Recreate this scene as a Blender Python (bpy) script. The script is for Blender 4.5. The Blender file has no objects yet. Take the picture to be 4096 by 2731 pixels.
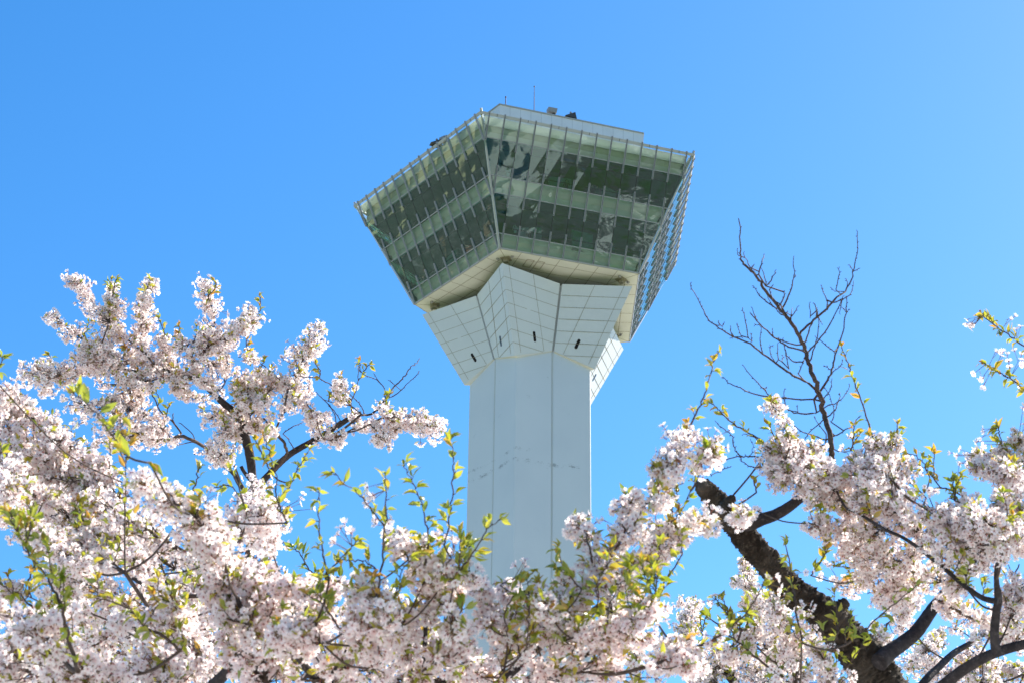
import bpy, math, random
import numpy as np
from mathutils import Vector, Matrix, noise
rnd = random.Random(7)
rng = np.random.default_rng(11)
S = bpy.context.scene
COL = S.collection
R = math.radians

# ------------------------------------------------------------------ camera
CAM = np.array([0.0, -155.8757, 1.6])
PITCH, YAW, ROLL, FPX = R(27.3410), R(-0.73355), R(0.78776), 8312.44
FW = np.array([math.sin(YAW)*math.cos(PITCH), math.cos(YAW)*math.cos(PITCH), math.sin(PITCH)])
RT = np.array([math.cos(YAW), -math.sin(YAW), 0.0]); UP = np.cross(RT, FW)
RT, UP = math.cos(ROLL)*RT + math.sin(ROLL)*UP, -math.sin(ROLL)*RT + math.cos(ROLL)*UP
cd = bpy.data.cameras.new('camera'); cam = bpy.data.objects.new('camera', cd); COL.objects.link(cam)
M = Matrix(((RT[0], UP[0], -FW[0], CAM[0]), (RT[1], UP[1], -FW[1], CAM[1]), (RT[2], UP[2], -FW[2], CAM[2]), (0, 0, 0, 1)))
cam.matrix_world = M
cd.sensor_width = 36.0; cd.lens = 36.0*FPX/4096; cd.clip_start = 0.1; cd.clip_end = 9000
cd.dof.use_dof = True; cd.dof.focus_distance = 26.0; cd.dof.aperture_fstop = 10.0
S.camera = cam

# ------------------------------------------------------------------ light
SUN_AZ, SUN_EL = 130.0, 37.0          # azimuth: 0 = from the camera side, 90 = from the right
w = bpy.data.worlds.new('World'); S.world = w; w.use_nodes = True
nt = w.node_tree; bg = nt.nodes['Background']
sky = nt.nodes.new('ShaderNodeTexSky'); sky.sky_type = 'NISHITA'; sky.sun_disc = False
sky.sun_elevation = R(SUN_EL); sky.sun_rotation = R(180 - SUN_AZ)
sky.altitude = 0; sky.air_density = 1.0; sky.dust_density = 0.35; sky.ozone_density = 3.0
hs = nt.nodes.new('ShaderNodeHueSaturation'); hs.inputs['Saturation'].default_value = 1.34; hs.inputs['Hue'].default_value = 0.5005
nt.links.new(sky.outputs[0], hs.inputs['Color']); nt.links.new(hs.outputs[0], bg.inputs[0])
bg.inputs[1].default_value = 0.106
sl = bpy.data.lights.new('sun', 'SUN'); sl.energy = 5.0; sl.angle = R(0.5); sl.color = (1.0, 0.93, 0.82)
so = bpy.data.objects.new('sun', sl); COL.objects.link(so)
a, e = R(SUN_AZ), R(SUN_EL)
SDIR = Vector((math.sin(a)*math.cos(e), -math.cos(a)*math.cos(e), math.sin(e)))
so.rotation_euler = SDIR.to_track_quat('Z', 'Y').to_euler(); so.location = (60, 40, 120)
vs = S.view_settings; vs.view_transform = 'Standard'; vs.look = 'None'; vs.exposure = 1.2; vs.gamma = 1.0; vs.use_curve_mapping = False
S.cycles.max_bounces = 18; S.cycles.diffuse_bounces = 12; S.cycles.glossy_bounces = 4
S.cycles.transparent_max_bounces = 24; S.cycles.transmission_bounces = 14

# ------------------------------------------------------------------ materials
def mat(name, col, rough=0.6, spec=0.3, metal=0.0):
    m = bpy.data.materials.new(name); m.use_nodes = True
    b = m.node_tree.nodes['Principled BSDF']
    b.inputs['Base Color'].default_value = (*col, 1); b.inputs['Roughness'].default_value = rough
    b.inputs['Specular IOR Level'].default_value = spec; b.inputs['Metallic'].default_value = metal
    return m
def N(m, t, **kw):
    n = m.node_tree.nodes.new(t)
    for k, v in kw.items():
        if k in n.inputs: n.inputs[k].default_value = v
        else: setattr(n, k, v)
    return n
def L(m, a, b): m.node_tree.links.new(a, b)
def ramp(m, fac, stops):
    r = N(m, 'ShaderNodeValToRGB'); cr = r.color_ramp
    while len(cr.elements) < len(stops): cr.elements.new(0.5)
    for el, (p, c) in zip(cr.elements, stops): el.position = p; el.color = (*c, 1)
    L(m, fac, r.inputs[0]); return r.outputs[0]
def mixc(m, fac, a, b, mode='MIX'):
    n = N(m, 'ShaderNodeMix', data_type='RGBA', blend_type=mode)
    for s, v in ((n.inputs[0], fac), (n.inputs[6], a), (n.inputs[7], b)):
        if hasattr(v, 'links'): L(m, v, s)
        elif isinstance(v, (int, float)): s.default_value = v
        else: s.default_value = (*v, 1)
    return n.outputs[2]
def noisy(name, c0, c1, scale, rough=0.6, spec=0.3, bump=0.0, detail=6, stretch=None):
    m = mat(name, c0, rough, spec); b = m.node_tree.nodes['Principled BSDF']
    tc = N(m, 'ShaderNodeTexCoord'); v = tc.outputs['Object']
    if stretch:
        mp = N(m, 'ShaderNodeMapping'); mp.inputs['Scale'].default_value = stretch; L(m, v, mp.inputs[0]); v = mp.outputs[0]
    n = N(m, 'ShaderNodeTexNoise', Scale=scale, Detail=detail, Roughness=0.65); L(m, v, n.inputs['Vector'])
    L(m, ramp(m, n.outputs[0], [(0.32, c0), (0.68, c1)]), b.inputs['Base Color'])
    if bump:
        bp = N(m, 'ShaderNodeBump', Strength=bump, Distance=0.02); L(m, n.outputs[0], bp.inputs['Height']); L(m, bp.outputs[0], b.inputs['Normal'])
    return m

STAIN_Z = 69.6
def shaft_material():
    m = mat('white_painted_concrete', (0.66, 0.67, 0.69), 0.5, 0.3); b = m.node_tree.nodes['Principled BSDF']
    geo = N(m, 'ShaderNodeNewGeometry'); sp = N(m, 'ShaderNodeSeparateXYZ'); L(m, geo.outputs['Position'], sp.inputs[0])
    n0 = N(m, 'ShaderNodeTexNoise', Scale=0.25, Detail=5); L(m, geo.outputs['Position'], n0.inputs['Vector'])
    base = ramp(m, n0.outputs[0], [(0.3, (0.58, 0.588, 0.613)), (0.7, (0.62, 0.625, 0.643))])
    # flaked paint: small dark flecks lying in a few courses
    mp = N(m, 'ShaderNodeMapping'); mp.inputs['Scale'].default_value = (5.5, 5.5, 20.0); L(m, geo.outputs['Position'], mp.inputs[0])
    n1 = N(m, 'ShaderNodeTexNoise', Scale=1.0, Detail=5, Roughness=0.7); L(m, mp.outputs[0], n1.inputs['Vector'])
    n2 = N(m, 'ShaderNodeTexNoise', Scale=0.75, Detail=2); L(m, geo.outputs['Position'], n2.inputs['Vector'])
    d = N(m, 'ShaderNodeMath', operation='SUBTRACT'); L(m, sp.outputs[2], d.inputs[0]); d.inputs[1].default_value = STAIN_Z
    ab0 = N(m, 'ShaderNodeMath', operation='ABSOLUTE'); L(m, d.outputs[0], ab0.inputs[0])
    ab1 = N(m, 'ShaderNodeMath', operation='SUBTRACT'); L(m, ab0.outputs[0], ab1.inputs[0]); ab1.inputs[1].default_value = 0.42
    ab = N(m, 'ShaderNodeMath', operation='ABSOLUTE'); L(m, ab1.outputs[0], ab.inputs[0])
    mr = N(m, 'ShaderNodeMapRange'); mr.inputs[1].default_value = 0.06; mr.inputs[2].default_value = 0.5; mr.inputs[3].default_value = 0.05; mr.inputs[4].default_value = -0.25; L(m, ab.outputs[0], mr.inputs[0])
    s1 = N(m, 'ShaderNodeMath', operation='ADD'); L(m, n1.outputs[0], s1.inputs[0]); L(m, mr.outputs[0], s1.inputs[1])
    s2 = N(m, 'ShaderNodeMath', operation='MULTIPLY_ADD'); L(m, n2.outputs[0], s2.inputs[0]); s2.inputs[1].default_value = 1.1; L(m, s1.outputs[0], s2.inputs[2])
    s3 = N(m, 'ShaderNodeMapRange'); s3.inputs[1].default_value = 1.125; s3.inputs[2].default_value = 1.20; L(m, s2.outputs[0], s3.inputs[0])
    fl = s3.outputs[0]
    mr2 = N(m, 'ShaderNodeMapRange'); mr2.inputs[1].default_value = 0.7; mr2.inputs[2].default_value = 0.74; L(m, n1.outputs[0], mr2.inputs[0])
    mx = N(m, 'ShaderNodeMath', operation='MULTIPLY'); L(m, mr2.outputs[0], mx.inputs[0]); mx.inputs[1].default_value = 0.35
    c1 = mixc(m, fl, base, (0.30, 0.30, 0.31)); c2 = mixc(m, mx.outputs[0], c1, (0.3, 0.3, 0.3))
    L(m, c2, b.inputs['Base Color'])
    return m
M_shaft = shaft_material()
M_panel = noisy('white_metal_panel', (0.535, 0.55, 0.58), (0.575, 0.59, 0.615), 0.35, 0.42, 0.4)
M_joint = mat('panel_joint', (0.22, 0.18, 0.12), 0.8, 0.1)
M_soffit = noisy('cream_soffit_panel', (0.60, 0.575, 0.515), (0.65, 0.625, 0.565), 0.4, 0.55)
M_sofjoint = mat('soffit_joint', (0.2, 0.16, 0.10), 0.8, 0.1)
M_pent = noisy('white_cladding', (0.68, 0.67, 0.65), (0.75, 0.74, 0.72), 0.6, 0.5)
M_pjoint = mat('cladding_joint', (0.50, 0.50, 0.48), 0.7)
M_alu = mat('grey_aluminium', (0.34, 0.34, 0.37), 0.4, 0.5, 0.2)
M_darkm = mat('dark_metal', (0.03, 0.03, 0.033), 0.5)
M_coping = mat('grey_coping', (0.40, 0.39, 0.38), 0.5)
M_slot = mat('black_slot_glass', (0.008, 0.008, 0.01), 0.15)
M_steel = mat('steel', (0.42, 0.42, 0.43), 0.35, 0.5, 0.6)
M_float = mat('interior_floor', (0.10, 0.10, 0.09), 0.6)
M_ceil = noisy('interior_ceiling', (0.10, 0.14, 0.125), (0.17, 0.22, 0.20), 0.5, 0.7)
M_core = mat('interior_core_wall', (0.34, 0.37, 0.35), 0.6)
M_lamp = mat('floodlight_housing', (0.07, 0.065, 0.06), 0.5)
M_lampgrey = mat('floodlight_hood', (0.30, 0.29, 0.29), 0.5)

def glass_material(name, tint, refl_base, wob, gcol=(0.88, 1.0, 0.93)):
    m = bpy.data.materials.new(name); m.use_nodes = True; t = m.node_tree
    t.nodes.remove(t.nodes['Principled BSDF']); out = t.nodes['Material Output']
    geo = N(m, 'ShaderNodeNewGeometry')
    n1 = N(m, 'ShaderNodeTexNoise', Scale=0.36, Detail=2.0, Roughness=0.45, Distortion=0.5)
    mpg = N(m, 'ShaderNodeMapping'); mpg.inputs['Scale'].default_value = (1, 1, 1.8); L(m, geo.outputs['Position'], mpg.inputs[0]); L(m, mpg.outputs[0], n1.inputs['Vector'])
    bp = N(m, 'ShaderNodeBump', Strength=1.0, Distance=wob); L(m, n1.outputs[0], bp.inputs['Height'])
    gl = N(m, 'ShaderNodeBsdfGlossy', Roughness=0.035); gl.inputs['Color'].default_value = (*gcol, 1); L(m, bp.outputs[0], gl.inputs['Normal'])
    tr = N(m, 'ShaderNodeBsdfTransparent'); tr.inputs['Color'].default_value = (*tint, 1)
    fr = N(m, 'ShaderNodeFresnel', IOR=1.5)
    ma = N(m, 'ShaderNodeMath', operation='MULTIPLY_ADD'); L(m, fr.outputs[0], ma.inputs[0]); ma.inputs[1].default_value = 1.0 - refl_base; ma.inputs[2].default_value = refl_base
    mx = N(m, 'ShaderNodeMixShader'); L(m, ma.outputs[0], mx.inputs[0]); L(m, tr.outputs[0], mx.inputs[1]); L(m, gl.outputs[0], mx.inputs[2])
    L(m, mx.outputs[0], out.inputs[0]); return m
M_glass = glass_material('green_vision_glass', (0.32, 0.63, 0.56), 0.135, 0.024, (0.78, 1.0, 0.94))
M_glass2 = glass_material('green_spandrel_glass', (0.86, 0.95, 0.945), 0.10, 0.022)
M_back = [noisy('spandrel_board_pale', (0.54, 0.57, 0.54), (0.61, 0.64, 0.60), 0.8), noisy('spandrel_board_olive', (0.38, 0.41, 0.31), (0.45, 0.48, 0.38), 0.7),
          noisy('spandrel_board_mint', (0.46, 0.56, 0.54), (0.56, 0.64, 0.61), 0.8)]

def bark(name, c0, c1, c2, sc, bump):
    m = mat(name, c0, 0.85, 0.15); b = m.node_tree.nodes['Principled BSDF']
    tc = N(m, 'ShaderNodeTexCoord')
    n1 = N(m, 'ShaderNodeTexNoise', Scale=sc, Detail=8, Roughness=0.7); L(m, tc.outputs['Object'], n1.inputs['Vector'])
    n2 = N(m, 'ShaderNodeTexNoise', Scale=sc*0.22, Detail=3); L(m, tc.outputs['Object'], n2.inputs['Vector'])
    v = N(m, 'ShaderNodeTexVoronoi', Scale=sc*0.7, feature='DISTANCE_TO_EDGE'); L(m, tc.outputs['Object'], v.inputs['Vector'])
    c = ramp(m, n1.outputs[0], [(0.3, c0), (0.55, c1), (0.78, c2)])
    c = mixc(m, ramp(m, n2.outputs[0], [(0.45, (0, 0, 0)), (0.75, (0.4, 0.4, 0.4))]), c, c2)
    L(m, c, b.inputs['Base Color'])
    h = N(m, 'ShaderNodeMath', operation='MULTIPLY_ADD'); L(m, v.outputs[0], h.inputs[0]); h.inputs[1].default_value = 1.2; L(m, n1.outputs[0], h.inputs[2])
    bp = N(m, 'ShaderNodeBump', Strength=bump, Distance=0.012); L(m, h.outputs[0], bp.inputs['Height']); L(m, bp.outputs[0], b.inputs['Normal'])
    return m
M_barkR = bark('rough_cherry_bark', (0.013, 0.010, 0.008), (0.038, 0.028, 0.021), (0.20, 0.165, 0.13), 26, 1.0)
M_barkS = bark('smooth_cherry_bark', (0.018, 0.015, 0.016), (0.040, 0.033, 0.033), (0.11, 0.095, 0.09), 40, 0.5)
M_twig = bark('twig_bark', (0.045, 0.030, 0.024), (0.085, 0.060, 0.048), (0.17, 0.13, 0.11), 60, 0.3)

def thin(name, trans, rough=0.6, sat=1.0):
    """thin petal or leaf: colour attribute, light passes through it"""
    m = bpy.data.materials.new(name); m.use_nodes = True; t = m.node_tree
    t.nodes.remove(t.nodes['Principled BSDF']); out = t.nodes['Material Output']
    at = N(m, 'ShaderNodeAttribute', attribute_name='Col')
    df = N(m, 'ShaderNodeBsdfDiffuse'); tl = N(m, 'ShaderNodeBsdfTranslucent'); gl = N(m, 'ShaderNodeBsdfGlossy', Roughness=0.35)
    L(m, at.outputs[0], df.inputs[0]); gl.inputs[0].default_value = (0.9, 0.9, 0.9, 1)
    g = N(m, 'ShaderNodeGamma', Gamma=sat); L(m, at.outputs[0], g.inputs[0]); L(m, g.outputs[0], tl.inputs[0])
    m1 = N(m, 'ShaderNodeMixShader'); m1.inputs[0].default_value = trans; L(m, df.outputs[0], m1.inputs[1]); L(m, tl.outputs[0], m1.inputs[2])
    m2 = N(m, 'ShaderNodeMixShader'); m2.inputs[0].default_value = rough; L(m, m1.outputs[0], m2.inputs[1]); L(m, gl.outputs[0], m2.inputs[2])
    L(m, m2.outputs[0], out.inputs[0]); return m
M_petal = thin('cherry_petal', 0.52, 0.0)
M_leaf = thin('young_cherry_leaf', 0.55, 0.07)
M_calyx = mat('calyx_and_stamens', (0.30, 0.075, 0.06), 0.6)
M_pedi = mat('flower_stalk', (0.20, 0.13, 0.04), 0.6)

# ------------------------------------------------------------------ helpers
def link(name, me, m=None, parent=None):
    o = bpy.data.objects.new(name, me); COL.objects.link(o)
    if m is not None and me is not None:
        for x in (m if isinstance(m, (list, tuple)) else [m]): me.materials.append(x)
    if parent is not None: o.parent = parent
    return o
def tag(o, label=None, cat=None, group=None, kind=None):
    if label: o['label'] = label
    if cat: o['category'] = cat
    if group: o['group'] = group
    if kind: o['kind'] = kind
    return o
def thing(name, label, cat, group=None, loc=(0, 0, 0)):
    o = bpy.data.objects.new(name, None); COL.objects.link(o); o.location = loc
    return tag(o, label, cat, group)
class MB:
    def __init__(s): s.v = []; s.f = []; s.m = []
    def add(s, vs, fs, mi=0):
        o = len(s.v); s.v += [tuple(map(float, p)) for p in vs]; s.f += [tuple(o+i for i in f) for f in fs]; s.m += [mi]*len(fs)
    def hexa(s, p, mi=0):   # 8 corners: bottom ring 0-3, top ring 4-7
        s.add(p, [(3, 2, 1, 0), (4, 5, 6, 7), (0, 1, 5, 4), (1, 2, 6, 5), (2, 3, 7, 6), (3, 0, 4, 7)], mi)
    def bar(s, p, q, side, up, w, h, off=0.0, mi=0):
        """box from p to q, width w along side, from off to off+h along up"""
        p, q, side, up = map(np.asarray, (p, q, side, up)); r = []
        for c in (p, q):
            r += [[c - side*w/2 + up*off, c + side*w/2 + up*off, c + side*w/2 + up*(off+h), c - side*w/2 + up*(off+h)]]
        a, b = r; s.add(a + b, [(0, 3, 2, 1), (4, 5, 6, 7), (0, 1, 5, 4), (1, 2, 6, 5), (2, 3, 7, 6), (3, 0, 4, 7)], mi)
    def box(s, c, sx, sy, sz, rz=0.0, mi=0):
        ca, sa = math.cos(rz), math.sin(rz); p = []
        for z in (-sz/2, sz/2):
            for x, y in ((-sx/2, -sy/2), (sx/2, -sy/2), (sx/2, sy/2), (-sx/2, sy/2)): p.append((c[0]+ca*x-sa*y, c[1]+sa*x+ca*y, c[2]+z))
        s.hexa(p, mi)
    def tube(s, pts, rad, seg=8, mi=0):
        P = [np.asarray(p, float) for p in pts]; n = len(P); rings = []
        ref = np.array([0.0, 0.0, 1.0])
        for i in range(n):
            t = P[min(i+1, n-1)] - P[max(i-1, 0)]; t = t/(np.linalg.norm(t)+1e-12)
            if i == 0:
                if abs(t[2]) > 0.9: ref = np.array([1.0, 0, 0])
                u = np.cross(ref, t)
            else: u = u - t*(u@t)
            u = u/(np.linalg.norm(u)+1e-12); v = np.cross(t, u); r = rad[i] if hasattr(rad, '__len__') else rad
            rings.append([P[i] + r*(math.cos(2*math.pi*k/seg)*u + math.sin(2*math.pi*k/seg)*v) for k in range(seg)])
        fs = [(i*seg+k, i*seg+(k+1) % seg, (i+1)*seg+(k+1) % seg, (i+1)*seg+k) for i in range(n-1) for k in range(seg)]
        fs += [tuple(range(seg))[::-1], tuple((n-1)*seg+k for k in range(seg))]
        s.add([p for r in rings for p in r], fs, mi)
    def prism(s, ring, z0, z1, mi=0, cap=True):
        n = len(ring); fs = [(i, (i+1) % n, n+(i+1) % n, n+i) for i in range(n)]
        if cap: fs += [tuple(range(n))[::-1], tuple(range(n, 2*n))]
        s.add([(x, y, z0) for x, y in ring] + [(x, y, z1) for x, y in ring], fs, mi)
    def build(s, name, m, parent=None, smooth=False):
        me = bpy.data.meshes.new(name); me.from_pydata(s.v, [], s.f)
        if len(set(s.m)) > 1: me.polygons.foreach_set('material_index', s.m)
        if smooth: me.polygons.foreach_set('use_smooth', [True]*len(s.f))
        me.update(); return link(name, me, m, parent)

# ------------------------------------------------------------------ ground
def ground_material():
    m = mat('park_ground', (0.1, 0.12, 0.05), 0.9, 0.1); b = m.node_tree.nodes['Principled BSDF']
    geo = N(m, 'ShaderNodeNewGeometry'); P = geo.outputs['Position']
    v = N(m, 'ShaderNodeTexVoronoi', Scale=0.07); L(m, P, v.inputs['Vector'])
    sr = N(m, 'ShaderNodeSeparateColor'); L(m, v.outputs['Color'], sr.inputs[0])
    lots = ramp(m, sr.outputs[0], [(0.0, (0.06, 0.09, 0.04)), (0.25, (0.16, 0.15, 0.13)), (0.36, (0.08, 0.10, 0.06)), (0.55, (0.52, 0.50, 0.46)), (0.63, (0.07, 0.10, 0.045)), (0.8, (0.22, 0.20, 0.16)), (0.88, (0.10, 0.11, 0.10))])
    lots_n = m.node_tree.nodes[-1]
    for n in m.node_tree.nodes:
        if n.type == 'VALTORGB': n.color_ramp.interpolation = 'CONSTANT'
    ve = N(m, 'ShaderNodeTexVoronoi', Scale=0.07, feature='DISTANCE_TO_EDGE'); L(m, P, ve.inputs['Vector'])
    road = ramp(m, ve.outputs[0], [(0.07, (1, 1, 1)), (0.09, (0, 0, 0))])
    city = mixc(m, road, lots, (0.11, 0.11, 0.11))
    n1 = N(m, 'ShaderNodeTexNoise', Scale=0.9, Detail=6); L(m, P, n1.inputs['Vector'])
    n2 = N(m, 'ShaderNodeTexNoise', Scale=0.03, Detail=4); L(m, P, n2.inputs['Vector'])
    grass = ramp(m, n1.outputs[0], [(0.3, (0.09, 0.15, 0.025)), (0.7, (0.18, 0.26, 0.045))])
    grass = mixc(m, ramp(m, n2.outputs[0], [(0.60, (0, 0, 0)), (0.62, (1, 1, 1))]), grass, (0.42, 0.39, 0.33))
    ln = N(m, 'ShaderNodeVectorMath', operation='LENGTH'); L(m, P, ln.inputs[0])
    far = ramp(m, N(m, 'ShaderNodeMapRange').outputs[0], [(0.0, (0, 0, 0)), (1.0, (1, 1, 1))])
    mr = m.node_tree.nodes[-2]; mr.inputs[1].default_value = 240; mr.inputs[2].default_value = 247; L(m, ln.outputs['Value'], mr.inputs[0])
    L(m, mixc(m, far, grass, city), b.inputs['Base Color']); return m
g = MB(); g.add([(-4000, -4000, 0), (4000, -4000, 0), (4000, 4000, 0), (-4000, 4000, 0)], [(0, 1, 2, 3)])
tag(g.build('ground', ground_material()), kind='structure')
M_bounce_pave = noisy('bounce_paving', (0.52, 0.49, 0.43), (0.62, 0.58, 0.51), 0.6, 0.8)
g = MB(); g.prism([(75*math.cos(t*math.pi/32), 75*math.sin(t*math.pi/32)) for t in range(64)], 0.0, 0.02)  # unseen pale disc, added to throw bounce light up at the tower
tag(g.build('bounce_plaza', M_bounce_pave), kind='structure')
M_bounce_gravel = noisy('bounce_gravel', (0.47, 0.455, 0.42), (0.58, 0.565, 0.53), 3.0, 0.9)
g = MB(); g.prism([(-2+34*math.cos(t*math.pi/32)*(1+.12*math.sin(t*.9)), -139+34*math.sin(t*math.pi/32)*(1+.1*math.cos(t*.7))) for t in range(64)], 0.0, 0.015)  # unseen pale sheet under the trees, added to brighten blossoms from below
tag(g.build('bounce_gravel_disc', M_bounce_gravel), kind='structure')

# ------------------------------------------------------------------ observation tower
PHI = -16.6876
def pol(az, r, z): a = R(az); return np.array([r*math.sin(a), -r*math.cos(a), z])
def ring2(az, r): a = R(az); return (r*math.sin(a), -r*math.cos(a))
tower = thing('observation_tower', 'tall white observation tower with green glass five sided deck on a flared top', 'tower')
RTOP, ZTOP, RBOT, ZBOT = 15.8385, 95.0, 10.3073, 85.5606
# shaft: five ridges and five grooved notches
SO, SI = 5.4949, 4.1951
ring = []
for k in range(5):
    az = PHI + 72*k
    p0, p1 = np.array(ring2(az-36, SI)), np.array(ring2(az, SO)); p2 = np.array(ring2(az+36, SI))
    e1 = (p1-p0)/np.linalg.norm(p1-p0); e2 = (p2-p1)/np.linalg.norm(p2-p1)
    ring += [p0 + e1*0.10, p1 - e1*0.05, p1 + e2*0.05, p2 - e2*0.10]
    c = p2*(1-0.05/SI); t = np.array([-p2[1], p2[0]])/SI
    ring += [c - t*0.045, c + t*0.045]
ring = [tuple(p) for p in ring]
mb = MB(); mb.prism(ring, 0.0, 80.2); mb.build('shaft', M_shaft, tower)
mb = MB()
for k in range(5):
    p2 = np.array(ring2(PHI+72*k+36, SI)); d = p2/SI; t = np.array([-d[1], d[0]])
    c = p2*(1-0.045/SI); mb.hexa([(*(c+t*s*0.04 + d*q), z) for z in (0.1, 80.0) for s, q in ((-1, -0.08), (1, -0.08), (1, 0.025), (-1, 0.025))])
mb.build('shaft_seam', M_pjoint, tower)
mb = MB(); mb.prism([ring2(PHI+36*i, 4.6 if i % 2 == 0 else 3.9) for i in range(10)], 80.25, ZBOT-0.02); mb.build('neck', mat('grey_neck_paint', (0.45, 0.44, 0.42)), tower)  # neck in one even grey paint, darker than the shaft

# flared bracket wings
TR, TZ, BR_, BZ = 9.6561, 84.5468, 5.9192, 78.0141
NR, NZ, MR, MZ = 6.2074, 84.5116, 4.3265, 79.2751
GAP = 0.11
def wing_pts(az, sgn):
    """ridge top, notch top, notch bottom, ridge bottom"""
    T, B = pol(az, TR, TZ), pol(az, BR_, BZ); Nn, Mm = pol(az+36*sgn, NR, NZ), pol(az+36*sgn, MR, MZ)
    dn = (T-Nn)/np.linalg.norm(T-Nn); dm = (B-Mm)/np.linalg.norm(B-Mm)
    return T, Nn + dn*GAP, Mm + dm*GAP, B
def pxray(X, Y):
    d = FW + RT*(X-2048)/FPX - UP*(Y-1365.5)/FPX
    return d
def frame_of(w, sgn):
    T, Nn, Mm, B = w
    n = np.cross(Nn-T, B-T); n /= np.linalg.norm(n)
    if n @ (T*np.array([1, 1, 0])) < 0: n = -n
    v = (T-B)/np.linalg.norm(T-B); u = np.cross(n, v); u /= np.linalg.norm(u)
    if u @ (Nn-T) < 0: u = -u
    return n, u, v
# where the slot window sits on a wing, measured on the right wing's left half
w0 = wing_pts(PHI+72, -1); n0, u0, v0 = frame_of(w0, -1)
ray = pxray(1600+1484*0.47824, 950+890*0.47824); tt = ((w0[3]-CAM)@n0)/(ray@n0); hit = CAM + ray*tt - w0[3]
SLOT_U, SLOT_V = float(hit@u0), float(hit@v0)
for k in range(5):
    az = PHI + 72*k
    mb = MB()
    wl, wr = wing_pts(az, -1), wing_pts(az, 1)
    ins = lambda p, d=0.35: p - np.array([p[0], p[1], 0])/max(1e-6, math.hypot(p[0], p[1]))*d
    outer = [wl[1], wl[0], wr[1], wr[2], wr[3], wl[2]]        # NL T NR MR B ML
    inner = [ins(p) for p in outer]
    O = outer + inner
    mb.add(O, [(0, 5, 4, 1), (1, 4, 3, 2), (6, 7, 10, 11), (7, 8, 9, 10), (0, 1, 7, 6), (1, 2, 8, 7), (2, 3, 9, 8), (3, 4, 10, 9), (4, 5, 11, 10), (5, 0, 6, 11)])
    pet = mb.build('flared_bracket', M_panel, tower)
    jb = MB(); under = MB()
    for sgn, wg in ((-1, wl), (1, wr)):
        T, Nn, Mm, B = wg; n, u, v = frame_of(wg, sgn)
        def lev(z):
            p = T + (B-T)*(TZ-z)/(TZ-BZ)
            if z >= Mm[2]: q = Nn + (Mm-Nn)*(Nn[2]-z)/(Nn[2]-Mm[2])
            else: q = B + (Mm-B)*(z-B[2])/(Mm[2]-B[2])
            return p, q
        for i in range(1, 7):
            p, q = lev(TZ - i*(TZ-BZ)/7); d = (q-p)/np.linalg.norm(q-p)
            # the wing is slightly twisted, so lay the joint on the surface in pieces
            jb.bar(p + d*0.02, q - d*0.01, np.cross(n, d), n, 0.026, 0.03, -0.018)
        for off in (0.62, 2.85):
            pts = []
            for i in range(40):
                z = TZ - (TZ-BZ)*i/39.0*0.999; p, q = lev(z); W = np.linalg.norm(q-p)
                if W > off/abs(((q-p)/W)@u) : pts.append(p + (q-p)/W*off/abs(((q-p)/W)@u))
            if len(pts) > 2:
                jb.bar(pts[0], pts[-1], u, n, 0.024, 0.03, -0.018)
        c = B + u*SLOT_U + v*SLOT_V; hw, hh = 0.13, 0.30; ringp = []
        for t in range(16):
            an = math.pi*t/8 + 1e-9; ringp.append(c + u*hw*math.cos(an) + v*((hh if math.sin(an) > 0 else -hh) + hw*math.sin(an)))
        sb = MB(); sb.add([p + n*0.03 for p in ringp] + [p - n*0.05 for p in ringp], [tuple(range(16))] + [(i, (i+1) % 16, 16+(i+1) % 16, 16+i) for i in range(16)])
        sb.build('slot_window', M_slot, pet)
        d = (Mm-B)/np.linalg.norm(Mm-B)
        # return of the lower edge towards the shaft
        pi, qi = ins(B, 0.5), ins(Mm, 0.28)
        under.add([B + n*0 - np.array([0, 0, 0.004]), Mm - np.array([0, 0, 0.004]), qi - np.array([0, 0, 0.004]), pi - np.array([0, 0, 0.004])], [(0, 1, 2, 3)])
    jb.build('panel_joints', M_joint, pet); under.build('lower_edge', M_soffit, pet)
    mb = MB(); p, q = pol(az+36, NR-0.25, NZ-0.05), pol(az+36, MR-0.18, MZ+0.05); d = (p-q)/np.linalg.norm(p-q)
    mb.bar(q, p, pol(az+36+90, 1, 0), pol(az+36, 1, 0), 0.30, 0.06); mb.build('bracket_gap_strip', mat('gap_strip_grey', (0.33, 0.33, 0.33)) if k == 0 else bpy.data.materials['gap_strip_grey'], tower)

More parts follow.
